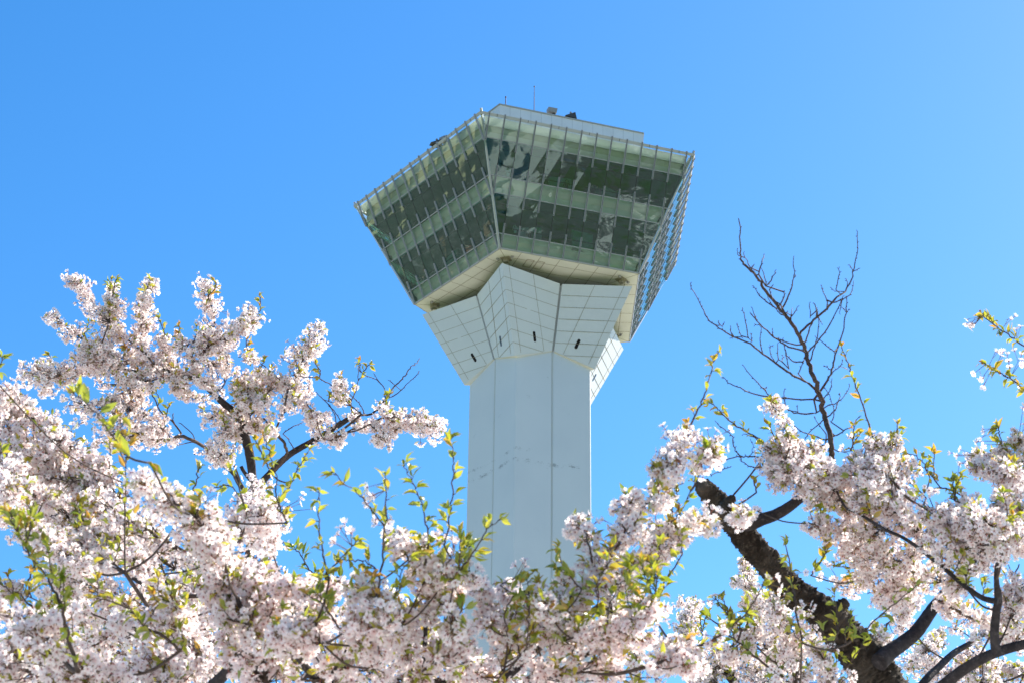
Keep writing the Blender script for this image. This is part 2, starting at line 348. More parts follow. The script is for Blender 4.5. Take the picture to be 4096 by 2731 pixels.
# glazed deck walls
SB = [0.0, 0.168, 0.450, 0.580, 0.884, 1.0]
CA = math.cos(R(36))
inT, inB = RTOP*CA, RBOT*CA; SLEN = math.hypot(inT-inB, ZTOP-ZBOT); MOD = 2*RTOP*math.sin(R(36))/14.0
for k in range(5):
    azm = PHI + 72*k + 36
    er = pol(azm, 1, 0); eu = pol(azm+90, 1, 0); down = (er*(inB-inT) + np.array([0, 0, ZBOT-ZTOP]))/SLEN
    nn = np.cross(down, eu); nn = nn/np.linalg.norm(nn)
    if nn @ er < 0: nn = -nn
    top = er*inT + np.array([0, 0, ZTOP])
    def FP(u, s, n=0.0): return top + eu*u + down*(s*SLEN) + nn*n
    def HW(s): return (RTOP + (RBOT-RTOP)*s)*math.sin(R(36))
    wall = bpy.data.objects.new('glazed_wall', None); COL.objects.link(wall); wall.parent = tower
    # vision glass and spandrel glass
    for bi in range(5):
        s0, s1 = SB[bi], SB[bi+1]; vis = bi in (1, 3); mb = MB()
        ed = [-99] + [(-6.5+i)*MOD for i in range(14)] + [99]
        for i in range(15):
            h0, h1 = HW(s0)-0.03, HW(s1)-0.03
            q = [max(ed[i], -h0), min(ed[i+1], h0), min(ed[i+1], h1), max(ed[i], -h1)]
            if q[1] <= q[0]: continue
            if q[2] < q[3]: q[2] = q[3] = (-h1 if ed[i] < 0 else h1)
            j = [rnd.uniform(-0.013, 0.013) for _ in range(4)]
            pts = [FP(q[0], s0, j[0]), FP(q[1], s0, j[1]), FP(q[2], s1, j[2]), FP(q[3], s1, j[3])]
            if abs(q[2]-q[3]) < 1e-4: mb.add(pts[:3], [(2, 1, 0)])
            else: mb.add(pts, [(3, 2, 1, 0)])
        mb.build('vision_glass' if vis else 'spandrel_glass', M_glass if vis else M_glass2, wall)
        if not vis:
            bb = MB(); strips = {0: [(0.02, 0.42, 0.30, 0), (0.42, 0.72, 0.42, 1), (0.72, 1.0, 0.26, 0)], 2: [(0, 0.25, 0.3, 2), (0.25, 0.6, 0.25, 0), (0.6, 1.0, 0.3, 2)], 4: [(0, 0.35, 0.28, 2), (0.35, 0.65, 0.33, 0), (0.65, 0.97, 0.28, 2)]}[bi]
            for f0, f1, dp, mi in strips:
                a, b = s0 + (s1-s0)*f0, s0 + (s1-s0)*f1
                P4 = [FP(-HW(a)+dp*1.2, a, -dp), FP(HW(a)-dp*1.2, a, -dp), FP(HW(b)-dp*1.2, b, -dp), FP(-HW(b)+dp*1.2, b, -dp)]
                bb.hexa([p - nn*0.08 for p in P4] + P4, mi)
            bb.build('spandrel_board', M_back, wall)
    # horizontal rails
    mb = MB()
    for s in SB[1:5]:
        mb.bar(FP(-HW(s), s), FP(HW(s), s), down, nn, 0.065, 0.05, 0.0)
    mb.bar(FP(-HW(0.998), 0.998), FP(HW(0.998), 0.998), down, nn, 0.12, 0.09, -0.03)
    mb.build('rail', M_alu, wall)
    # inner handrails seen through the glass, one below each glass band and a bulkhead line above
    mb = MB()
    for s in (0.235, 0.40, 0.655, 0.83):
        mb.tube([FP(-HW(s)+0.8, s, -0.5), FP(HW(s)-0.8, s, -0.5)], 0.035, 5)
    mb.build('inner_handrail', M_darkm, wall)
    # coping along the roof edge
    mb = MB(); mb.bar(FP(-HW(0)-0.05, -0.012), FP(HW(0)+0.05, -0.012), down, nn, 0.24, 0.12, -0.06)
    for i in range(7): u = (-6+2*i)*MOD; mb.bar(FP(u-0.02, -0.012, 0.062), FP(u+0.02, -0.012, 0.062), down, nn, 0.23, 0.006, 0.0, 1)
    mb.build('coping', [M_coping, M_darkm], wall)
    # fins: three lifts, with a thin dark joint where the vision glass runs clear
    segs = [(-0.032, 0.168+0.282*0.27), (0.450-0.282*0.29, 0.580+0.304*0.32), (0.884-0.304*0.27, 0.998)]
    lim = lambda u: (RTOP*math.sin(R(36))-abs(u))/((RTOP-RBOT)*math.sin(R(36)))    # how far down the slope this fin can run
    jt = MB()
    for i in range(14):
        u = (-6.5+i)*MOD
        fb = MB(); smax = lim(u) - 0.012
        for s0, s1 in segs:
            e1 = min(s1, smax)
            if e1 - s0 < 0.02: continue
            for sd in (-1, 1): fb.bar(FP(u+sd*0.040, s0), FP(u+sd*0.040, e1), eu, nn, 0.034, 0.12, 0.002)
            fb.bar(FP(u, s0+0.003), FP(u, e1-0.003), eu, nn, 0.048, 0.06, 0.004, 1)
        if fb.f: fb.build('fin', [M_alu, M_darkm], wall)
        if smax > 0.17: jt.bar(FP(u, 0.168), FP(u, min(smax, 0.884)), eu, nn, 0.035, 0.02, -0.006)
    jt.build('pane_joint', M_darkm, wall)
    # corner pipe, soffit edge trim
    c0, c1 = pol(PHI+72*k, RTOP+0.04, ZTOP+0.42), pol(PHI+72*k, RBOT+0.05, ZBOT)
    c0 = c0 + (c0-c1)/np.linalg.norm(c0-c1)*0.1
    mb = MB(); mb.tube([c0, c1], 0.11, 10); mb.build('corner_mullion', M_steel, tower)

def pent(r, k0=0): return [ring2(PHI+72*i, r) for i in range(5)]
# soffit with joints
mb = MB(); rr = RBOT-0.06
mb.prism(pent(rr), ZBOT-0.06, ZBOT+0.05); sof = mb.build('soffit', M_soffit, tower)
mb = MB(); zc = ZBOT-0.066; zv = np.array([0, 0, 1.0])
for k in range(5):
    a, b = PHI+72*k, PHI+72*k+72
    for r in (9.0, 7.2): 
        p, q = pol(a, r, zc), pol(b, r, zc); d = (q-p)/np.linalg.norm(q-p); mb.bar(p, q, np.cross(zv, d), zv, 0.035, 0.012)
    p, q = pol(a, 5.2, zc), pol(a, rr-0.02, zc); mb.bar(p, q, pol(a+90, 1, 0), zv, 0.035, 0.012)
    er, eu = pol(a+36, 1, 0), pol(a+126, 1, 0)
    for u in (-4.2, -2.5, -0.85, 0.85, 2.5, 4.2):
        r0 = max(4.6, abs(u)/math.tan(R(36))); p, q = er*r0 + eu*u, er*(rr*CA-0.02) + eu*u; p[2] = q[2] = zc
        mb.bar(p, q, eu, zv, 0.035, 0.012)
mb.build('soffit_joints', M_sofjoint, sof)
for k in range(5):
    er, eu = pol(PHI+72*k+36, 1, 0), pol(PHI+72*k+126, 1, 0)
    for u in (-4.7, 4.7):
        c = er*(rr*CA-0.75) + eu*u; mb = MB(); mb.tube([(c[0], c[1], ZBOT-0.24), (c[0], c[1], ZBOT-0.16), (c[0], c[1], ZBOT-0.06)], [0.05, 0.12, 0.14], 10)
        mb.build('downlight', M_lampgrey, sof)
    c = pol(PHI+72*k, 8.6, ZBOT-0.1); mb = MB(); mb.box((c[0], c[1], ZBOT-0.085), 0.8, 0.8, 0.04, R(PHI+72*k)); mb.box((c[0], c[1], ZBOT-0.25), 0.36, 0.36, 0.29, R(PHI+72*k)); mb.build('lamp_housing', mat('hatch_brown_grey', (0.30, 0.26, 0.2)) if k == 0 else bpy.data.materials['hatch_brown_grey'], sof)
er, eu = pol(PHI+36, 1, 0), pol(PHI+126, 1, 0)
for k, (rq, uq) in enumerate(((6.9, -3.1), (6.9, -2.2))):
    mb = MB(); c = er*rq + eu*uq
    for sgn in (-1, 1): mb.box((*(c + eu*sgn*0.3)[:2], ZBOT-0.075), 1.2, 0.05, 0.03, R(PHI+36-90)); 
    for sgn in (-1, 1): mb.box((*(c + er*sgn*0.6)[:2], ZBOT-0.075), 0.05, 0.65, 0.031, R(PHI+36-90))
    mb.build('ceiling_hatch', bpy.data.materials['hatch_brown_grey'], sof)
# floors, ceilings, core inside
def zs(s): return ZTOP + (ZBOT-ZTOP)*s
def plate(name, s0, s1, m, inset=0.45, mid=None):
    mb = MB(); r0, r1 = (RTOP+(RBOT-RTOP)*s0)-inset, (RTOP+(RBOT-RTOP)*s1)-inset
    a, b = [(*p, zs(s0)) for p in pent(r0)], [(*p, zs(s1)) for p in pent(r1)]
    mb.add(b + a, [(4, 3, 2, 1, 0), (5, 6, 7, 8, 9)] + [(i, (i+1) % 5, 5+(i+1) % 5, 5+i) for i in range(5)]); return mb.build(name, m, tower)
plate('roof_slab', 0.02, 0.155, M_ceil, 0.7); plate('upper_floor', 0.47, 0.565, M_ceil, 0.7); plate('lower_floor', 0.90, 0.985, M_ceil, 0.65)
mb = MB()
for z0, z1 in ((zs(0.47)+0.004, zs(0.155)-0.004), (zs(0.90)+0.004, zs(0.565)-0.004)):
    mb.prism([ring2(PHI+36+72*i, 4.3) for i in range(5)], z0, z1)
mb.build('core_wall', M_core, tower)
# white blinds / display boards inside the lower deck near the corner
M_board = mat('display_board', (0.30, 0.34, 0.33), 0.5)
for az, r, zz in ((-3, 8.2, zs(0.90)), (27, 8.4, zs(0.90)), (12, 9.6, zs(0.47)), (40, 9.8, zs(0.47)), (-50, 9.5, zs(0.47)), (-60, 8.0, zs(0.90))):
    mb = MB(); c = pol(PHI+az+16, r, zz+0.95); mb.box(c, 1.9, 0.35, 1.9, R(PHI+az+16)); mb.build('display_board', M_board, tower)
# penthouse
PR, PZ = 11.0477, 99.0883
mb = MB(); mb.prism(pent(PR-0.03), zs(0.02)+0.004, PZ-0.12); ph = mb.build('penthouse', M_pent, tower)
mb = MB(); mb.prism(pent(PR+0.05), PZ-0.12, PZ); mb.build('parapet_cap', mat('parapet_cap', (0.42, 0.40, 0.36)), ph)
mb = MB()
for k in range(5):
    p, q = pol(PHI+72*k, PR-0.03, 0), pol(PHI+72*k+72, PR-0.03, 0); er = pol(PHI+72*k+36, 1, 0); d = (q-p)/np.linalg.norm(q-p); n = 14
    for i in range(1, n):
        c = p + (q-p)*i/n; mb.bar(c + np.array([0, 0, 94.9]), c + np.array([0, 0, PZ-0.13]), d, er, 0.03, 0.004)
    mb.bar(p + np.array([0, 0, 96.75]), q + np.array([0, 0, 96.75]), zv, er, 0.03, 0.006)
mb.build('cladding_joints', M_pjoint, ph)
for k in range(5):
    p, q = pol(PHI+72*k, PR-0.03, 0), pol(PHI+72*k+72, PR-0.03, 0); er = pol(PHI+72*k+36, 1, 0); d = (q-p)/np.linalg.norm(q-p)
    for f in (0.235, 0.77):
        mb = MB(); c = p + (q-p)*f + np.array([0, 0, 96.38]); mb.bar(c-d*0.85, c+d*0.85, zv, er, 0.62, 0.03, -0.01, 0)
        for i in range(6): zz = c + np.array([0, 0, -0.26+0.105*i]); mb.bar(zz-d*0.78, zz+d*0.78, zv, er, 0.06, 0.05, 0.02, 1)
        mb.build('louvre', [M_darkm, M_lampgrey], ph)

# roof equipment: things of their own, standing on the roof
def on_edge(k, f, r, z): p, q = pol(PHI+72*k, r, z), pol(PHI+72*k+72, r, z); return p + (q-p)*f
M_rod = mat('dark_red_rod', (0.07, 0.03, 0.028), 0.7)
def rod(label, c, h, r):
    mb = MB(); mb.tube([(0, 0, 0), (0, 0, h*0.7), (0, 0, h)], [r, r*0.8, r*0.5], 8)
    mb.tube([(0, 0, 0), (0, 0, 0.06)], [r*3, r*3], 10); mb.tube([(0, 0, h-0.12), (0, 0, h-0.02)], [r*1.5, r*1.5], 8)
    o = mb.build('lightning_rod', M_rod); o.location = c; tag(o, label, 'antenna', 'rods on the penthouse roof')
rod('tall thin metal rod standing on the penthouse roof behind the parapet', on_edge(0, 0.235, PR-0.4, PZ-0.02), 2.75, 0.035)
rod('short metal rod standing near the front corner of the penthouse roof', on_edge(0, 0.03, PR-0.5, PZ-0.02), 1.15, 0.045)
def floodlight(label, c, rz, kind):
    t = thing('rooftop_floodlight', label, 'floodlight', 'floodlights on the tower roof', c); t.rotation_euler = (0, 0, rz); t.scale = (0.8, 0.8, 0.8)
    if kind == 0:       # boxy hooded lamp
        mb = MB(); mb.hexa([(-0.45, -0.3, 0.28), (0.45, -0.3, 0.28), (0.45, 0.3, 0.28), (-0.45, 0.3, 0.28), (-0.5, -0.42, 0.75), (0.5, -0.42, 0.75), (0.5, 0.3, 0.75), (-0.5, 0.3, 0.75)]); mb.build('lamp_head', M_lampgrey, t)
        mb = MB(); mb.box((0.2, -0.02, 0.14), 0.30, 0.3, 0.28); mb.build('bracket', M_lamp, t)
    else:               # wedge lamp tipped down
        mb = MB(); mb.add([(-0.85, -0.35, 0.22), (-0.85, 0.35, 0.22), (0.42, -0.35, 0.05), (0.42, 0.35, 0.05), (0.25, -0.35, 0.85), (0.25, 0.35, 0.85)], [(0, 1, 3, 2), (0, 2, 4), (1, 5, 3), (2, 3, 5, 4), (0, 4, 5, 1)]); mb.build('lamp_head', M_lamp, t)
        mb = MB(); mb.tube([(-0.15, 0, 0.45), (-0.15, 0, 0.9)], 0.06, 8); mb.tube([(-0.15, 0, 0.82), (-0.15, 0, 0.95)], 0.12, 8); mb.build('stem', M_lampgrey, t)
        mb = MB(); mb.box((0.05, 0, 0.03), 0.5, 0.5, 0.06); mb.build('base_plate', M_lamp, t)
rz0 = R(PHI+36)
floodlight('grey boxy floodlight on the penthouse roof right of the tall rod', on_edge(0, 0.36, PR-0.25, PZ), rz0, 0)
floodlight('dark wedge shaped floodlight on the penthouse roof, farthest right', on_edge(0, 0.505, PR-0.3, PZ), rz0, 1)
floodlight('dark wedge floodlight overhanging the left roof edge of the glass deck', on_edge(4, 0.655, RTOP-0.35, ZTOP+0.22), rz0+R(0), 1)
floodlight('small grey boxy lamp behind the wedge floodlight on the left roof edge', on_edge(4, 0.66, RTOP-1.2, ZTOP+0.75), rz0+R(30), 0)

# visitors behind the glass
def person_mesh(arm):
    """one continuous skinned body standing, about 1.68 m"""
    J = {'pelvis': (0, 0, .92, .125), 'waist': (0, 0, 1.08, .115), 'chest': (0, 0, 1.28, .14), 'neck': (0, 0, 1.44, .055), 'jaw': (0, -.02, 1.53, .075), 'head': (0, -.005, 1.61, .09), 'nose': (0, -.09, 1.57, .018)}
    for s, n in ((-1, 'l'), (1, 'r')):
        J['hip'+n] = (s*.09, 0, .88, .09); J['knee'+n] = (s*.10, -.02, .48, .055); J['ank'+n] = (s*.10, .02, .09, .04); J['toe'+n] = (s*.11, -.15, .04, .035)
        J['sh'+n] = (s*.17, 0, 1.38, .06)
        el, wr = ((s*.24, .03, 1.12), (s*.24, -.06, .90)) if not (arm == 1 and s == 1 or arm == 2) else ((s*.23, -.10, 1.16), (s*.10, -.28, 1.34))
        J['el'+n] = (*el, .042); J['wr'+n] = (*wr, .03); h = np.array(wr) + (np.array(wr)-np.array(el))*.35; J['hand'+n] = (*h, .028)
        for i in range(4):
            d = np.array(wr)-np.array(el); d = d/np.linalg.norm(d); J['fg%s%d' % (n, i)] = (*(h + d*.07 + np.array([.018*(i-1.5), -.012*i, 0])), .009)
        J['th'+n] = (*(np.array(wr) + (np.array(wr)-np.array(el))*.2 + np.array([-s*.04, -.02, 0])), .011)
    E = [('pelvis', 'waist'), ('waist', 'chest'), ('chest', 'neck'), ('neck', 'jaw'), ('jaw', 'head'), ('jaw', 'nose')]
    for n in 'lr': E += [('pelvis', 'hip'+n), ('hip'+n, 'knee'+n), ('knee'+n, 'ank'+n), ('ank'+n, 'toe'+n), ('chest', 'sh'+n), ('sh'+n, 'el'+n), ('el'+n, 'wr'+n), ('wr'+n, 'hand'+n), ('wr'+n, 'th'+n)] + [('hand'+n, 'fg%s%d' % (n, i)) for i in range(4)]
    ks = list(J); me = bpy.data.meshes.new('person'); me.from_pydata([J[q][:3] for q in ks], [(ks.index(a), ks.index(b)) for a, b in E], [])
    o = bpy.data.objects.new('person_tmp', me); COL.objects.link(o)
    md = o.modifiers.new('s', 'SKIN'); sv = me.skin_vertices[0].data
    for i, q in enumerate(ks): sv[i].radius = (J[q][3],)*2
    sv[0].use_root = True
    ss = o.modifiers.new('u', 'SUBSURF'); ss.levels = ss.render_levels = 1
    dg = bpy.context.evaluated_depsgraph_get(); r = bpy.data.meshes.new_from_object(o.evaluated_get(dg)); bpy.data.objects.remove(o)
    for p in r.polygons:
        z, x = p.center.z, abs(p.center.x); p.use_smooth = True
        p.material_index = 2 if z > 1.42 or (x > .2 and z < 1.0) else (1 if z > .9 else 0)
    return r
P_arm = [person_mesh(i) for i in range(3)]
M_skin = mat('skin', (0.50, 0.33, 0.24)); M_hair = mat('black_hair', (0.012, 0.010, 0.010))
def person(label, az, s, arm, shirt, pants, hat=None):
    t = thing('person', label, 'person', 'visitors inside the glass deck')
    rg = RTOP + (RBOT-RTOP)*s; az0 = ((az + 36 - PHI) % 72) - 36; rad = rg*CA/math.cos(R(36-abs(az0))) if True else rg
    c = pol(az, rad - 0.85, zs(s)+0.004); t.location = c; t.rotation_euler = (0, 0, R(az))
    me = P_arm[arm].copy(); b = link('body', me, [mat('trousers', pants), mat('shirt', shirt), M_skin], t)
    hb = MB(); rings = []
    for i in range(5):
        a = i/4*math.pi*0.5; rings.append([(0.105*math.cos(a)*math.cos(q*math.pi/4), 0.012+0.112*math.cos(a)*math.sin(q*math.pi/4), 1.60+0.115*math.sin(a) + (0.03 if q in (5, 6, 7) and i == 0 else 0)) for q in range(8)])
    hb.add([p for r in rings for p in r], [(i*8+q, i*8+(q+1) % 8, (i+1)*8+(q+1) % 8, (i+1)*8+q) for i in range(4) for q in range(8)])
    hb.build('hair' if hat is None else 'hat', M_hair if hat is None else mat('pale_hat', hat), t, True)
UPF, LOF = 0.47, 0.90
person('visitor in pale shirt with raised arms on upper deck by the front corner', PHI+5, UPF, 2, (0.55, 0.58, 0.62), (0.03, 0.03, 0.05))
person('visitor in dark coat and pale hat on upper deck, two panes right of front corner', PHI+11, UPF, 0, (0.03, 0.03, 0.03), (0.02, 0.02, 0.02), (0.45, 0.45, 0.42))
person('visitor in brown top among the upper deck visitors left of the tall centre panes', PHI+17.5, UPF, 1, (0.14, 0.08, 0.05), (0.03, 0.03, 0.05))
person('visitor in red brown top beside the brown topped visitor on the upper deck', PHI+19.5, UPF, 0, (0.22, 0.08, 0.06), (0.03, 0.03, 0.03))
person('visitor in black standing at the middle of the upper deck front right wall', PHI+31, UPF, 1, (0.015, 0.015, 0.015), (0.02, 0.02, 0.02))
person('visitor in black jacket on upper deck, right of the middle, arm raised', PHI+44, UPF, 1, (0.02, 0.02, 0.025), (0.02, 0.02, 0.02))
person('visitor in grey top next to the black jacketed visitor on upper deck', PHI+46.5, UPF, 0, (0.25, 0.25, 0.25), (0.03, 0.03, 0.04))
person('visitor in navy top on upper deck toward the right hand corner', PHI+56, UPF, 2, (0.03, 0.04, 0.09), (0.02, 0.02, 0.02))
person('visitor in tan top on upper deck nearest the right hand corner', PHI+63, UPF, 0, (0.35, 0.26, 0.16), (0.04, 0.04, 0.05))
person('visitor in white top on lower deck by the front corner', PHI+6, LOF, 2, (0.6, 0.6, 0.6), (0.03, 0.03, 0.05))
person('visitor in black coat on lower deck just right of the front corner', PHI+13, LOF, 0, (0.015, 0.015, 0.015), (0.015, 0.015, 0.015))
person('visitor in dark clothes on lower deck at the right end of the front right wall', PHI+58, LOF, 1, (0.03, 0.03, 0.035), (0.02, 0.02, 0.02))
person('visitor in blue top on lower deck next to the right hand corner', PHI+62, LOF, 0, (0.10, 0.18, 0.30), (0.05, 0.05, 0.06))
person('visitor in white top on lower deck behind the front left wall near the corner', PHI-8, LOF, 0, (0.55, 0.55, 0.55), (0.04, 0.04, 0.05))

# surroundings that the glass mirrors: low city blocks and park trees behind and beside the camera
M_house = [noisy('render_%d' % i, c, tuple(min(1, q*1.12) for q in c), 0.2, 0.8) for i, c in enumerate(((0.40, 0.37, 0.31), (0.26, 0.21, 0.16), (0.55, 0.55, 0.53), (0.12, 0.12, 0.12)))]
M_roof = [mat('roof_%d' % i, c, 0.7) for i, c in enumerate(((0.10, 0.11, 0.13), (0.20, 0.09, 0.06), (0.30, 0.31, 0.32)))]
M_win = mat('dark_window', (0.03, 0.035, 0.04), 0.15)
def house_proto(wd, dp, h, hm, rm, gable):
    t = bpy.data.objects.new('city_building', None); COL.objects.link(t)
    mb = MB(); mb.prism([(-wd/2, -dp/2), (wd/2, -dp/2), (wd/2, dp/2), (-wd/2, dp/2)], 0, h); mb.build('wall', hm, t)
    mb = MB()
    if gable: mb.add([(-wd/2-.4, -dp/2-.4, h+.01), (wd/2+.4, -dp/2-.4, h+.01), (wd/2+.4, dp/2+.4, h+.01), (-wd/2-.4, dp/2+.4, h+.01), (-wd/2-.4, 0, h+dp*.3), (wd/2+.4, 0, h+dp*.3)], [(0, 1, 5, 4), (2, 3, 4, 5), (0, 4, 3), (1, 2, 5), (3, 2, 1, 0)])
    else: mb.prism([(-wd/2-.2, -dp/2-.2), (wd/2+.2, -dp/2-.2), (wd/2+.2, dp/2+.2), (-wd/2-.2, dp/2+.2)], h+.005, h+.5)
    mb.build('roof', rm, t)
    for sd in (-1, 1):
        mb = MB()
        for fl in range(int(h//3)):
            for i in range(max(2, int(wd//3))):
                x = -wd/2 + (i+.5)*wd/max(2, int(wd//3)); mb.box((x, sd*(dp/2), 1.7+3*fl), 1.6, 0.06, 1.4)
        mb.build('window', M_win, t)
    return t
def copy_thing(o):
    c = o.copy(); COL.objects.link(c)
    for ch in list(o.children):
        d = ch.copy(); COL.objects.link(d); d.parent = c
    return c
protos = [house_proto(12, 9, 6.2, M_house[0], M_roof[1], True), house_proto(10, 9, 6.4, M_house[2], M_roof[0], True), house_proto(22, 14, 15.5, M_house[1], M_roof[2], False), house_proto(30, 13, 21.5, M_house[2], M_roof[2], False), house_proto(16, 12, 9.5, M_house[3], M_roof[0], False)]
used = set()
BLAB = ['two storey beige house with brown gabled roof in the city around the park', 'two storey white house with dark gabled roof in the city around the park', 'five storey tan flat roofed block in the city around the park', 'seven storey white flat roofed block in the city around the park', 'three storey dark grey flat roofed building in the city around the park']
for i in range(150):
    azb = rnd.uniform(-122, -78) if i > 70 else rnd.uniform(-150, 75); dist = rnd.uniform(300, 1100) if i > 70 else rnd.uniform(262, 520)
    k = rnd.choice((0, 0, 1, 1, 2, 3, 4)); o = protos[k] if k not in used else copy_thing(protos[k]); used.add(k)
    c = pol(azb, dist, 0.0); o.location = c; o.rotation_euler = (0, 0, rnd.choice((0, math.pi/2)) + R(12))
    tag(o, BLAB[k], 'building', 'city buildings around the park')
for k in range(5):
    if k not in used: protos[k].location = pol(-80, 300+30*k, 0); tag(protos[k], BLAB[k], 'building', 'city buildings around the park')

# ------------------------------------------------------------------ cherry trees
# crops of the photograph the branch lines were measured in: x0, y0, scale
CR = {'A': (0, 1050, .5102), 'B': (900, 1350, .5102), 'C': (0, 1850, .5618), 'D': (1000, 1931, .5102), 'E': (2000, 1931, .5102),
      'F': (2600, 850, .6698), 'G': (2700, 1850, .5618), 'H': (3200, 1850, .5618), 'I': (3500, 1150, .4783)}
def W(crop, x, y, d):
    x0, y0, s = CR[crop]; X, Y = x0 + x*s, y0 + y*s
    return CAM + d*(FW + RT*(X-2048)/FPX - UP*(Y-1365.5)/FPX)
def px(crop, r, d): return r*CR[crop][2]*d/FPX

# flower template: five notched petals, stamens, calyx (diameter 1, facing +z)
fv, fc, fq, fm = [], [], [], []
for k in range(5):
    an = 2*math.pi*k/5; ca, sa = math.cos(an), math.sin(an); o = len(fv)
    for (x, y, z, c) in ((.05, 0, .02, 0), (.27, .185, .10, 1), (.47, .13, .20, 2), (.43, 0, .15, 2), (.47, -.13, .185, 2), (.27, -.185, .07, 1)):
        fv.append((ca*x-sa*y, sa*x+ca*y, z)); fc.append(c)
    fq += [(o, o+3, o+2, o+1), (o, o+5, o+4, o+3)]; fm += [0, 0]
o = len(fv)
for k in range(10):
    an = 2*math.pi*k/10; r = .15 if k % 2 == 0 else .055
    fv.append((r*.8*math.cos(an+.3), r*.8*math.sin(an+.3), .085 if k % 2 == 0 else .05)); fc.append(3)
fv.append((0, 0, .03)); fc.append(3)
for k in range(5): fq.append((o+10, o+(2*k-1) % 10, o+2*k, o+2*k+1)); fm.append(1)
o = len(fv)
for k in range(4): an = math.pi*k/2; fv.append((.085*math.cos(an), .085*math.sin(an), .0)); fc.append(3)
for k in range(4): an = math.pi*k/2; fv.append((.03*math.cos(an), .03*math.sin(an), -.2)); fc.append(3)
for k in range(4): fq.append((o+k, o+4+k, o+4+(k+1) % 4, o+(k+1) % 4)); fm.append(1)
FV, FC, FQ, FM = np.array(fv), np.array(fc), np.array(fq), np.array(fm)
# leaf template: length 1 along +x, folded along the midrib and drooping
lv, lq = [], []
for t, wd in ((0, .03), (.22, .17), (.5, .22), (.78, .11), (1, .006)):
    z = .10*math.sin(t*2.2) - .20*t*t
    for s in (-1, 0, 1): lv.append((t, s*wd, z + abs(s)*wd*.55))
for i in range(4):
    for j in range(2): a0 = i*3+j; lq.append((a0, a0+3, a0+4, a0+1))
LV, LQ = np.array(lv), np.array(lq)

def unit(v): return v/(np.linalg.norm(v, axis=-1, keepdims=True)+1e-12)
def frames(n):
    ref = rng.normal(size=n.shape); u = unit(np.cross(n, ref)); v = np.cross(n, u); return u, v
def quad_mesh(name, V, Q, mi, col, mats, parent):
    me = bpy.data.meshes.new(name); nv, nq = len(V), len(Q)
    me.vertices.add(nv); me.vertices.foreach_set('co', np.ascontiguousarray(V, np.float32).ravel())
    me.loops.add(nq*4); me.loops.foreach_set('vertex_index', np.ascontiguousarray(Q, np.int32).ravel())
    me.polygons.add(nq); me.polygons.foreach_set('loop_start', np.arange(0, nq*4, 4, dtype=np.int32))
    if mi is not None: me.polygons.foreach_set('material_index', np.ascontiguousarray(mi, np.int32))
    ca = me.color_attributes.new('Col', 'FLOAT_COLOR', 'POINT'); ca.data.foreach_set('color', np.ascontiguousarray(np.c_[col, np.ones(nv)], np.float32).ravel())
    me.update(calc_edges=True); me.validate(); return link(name, me, mats, parent)

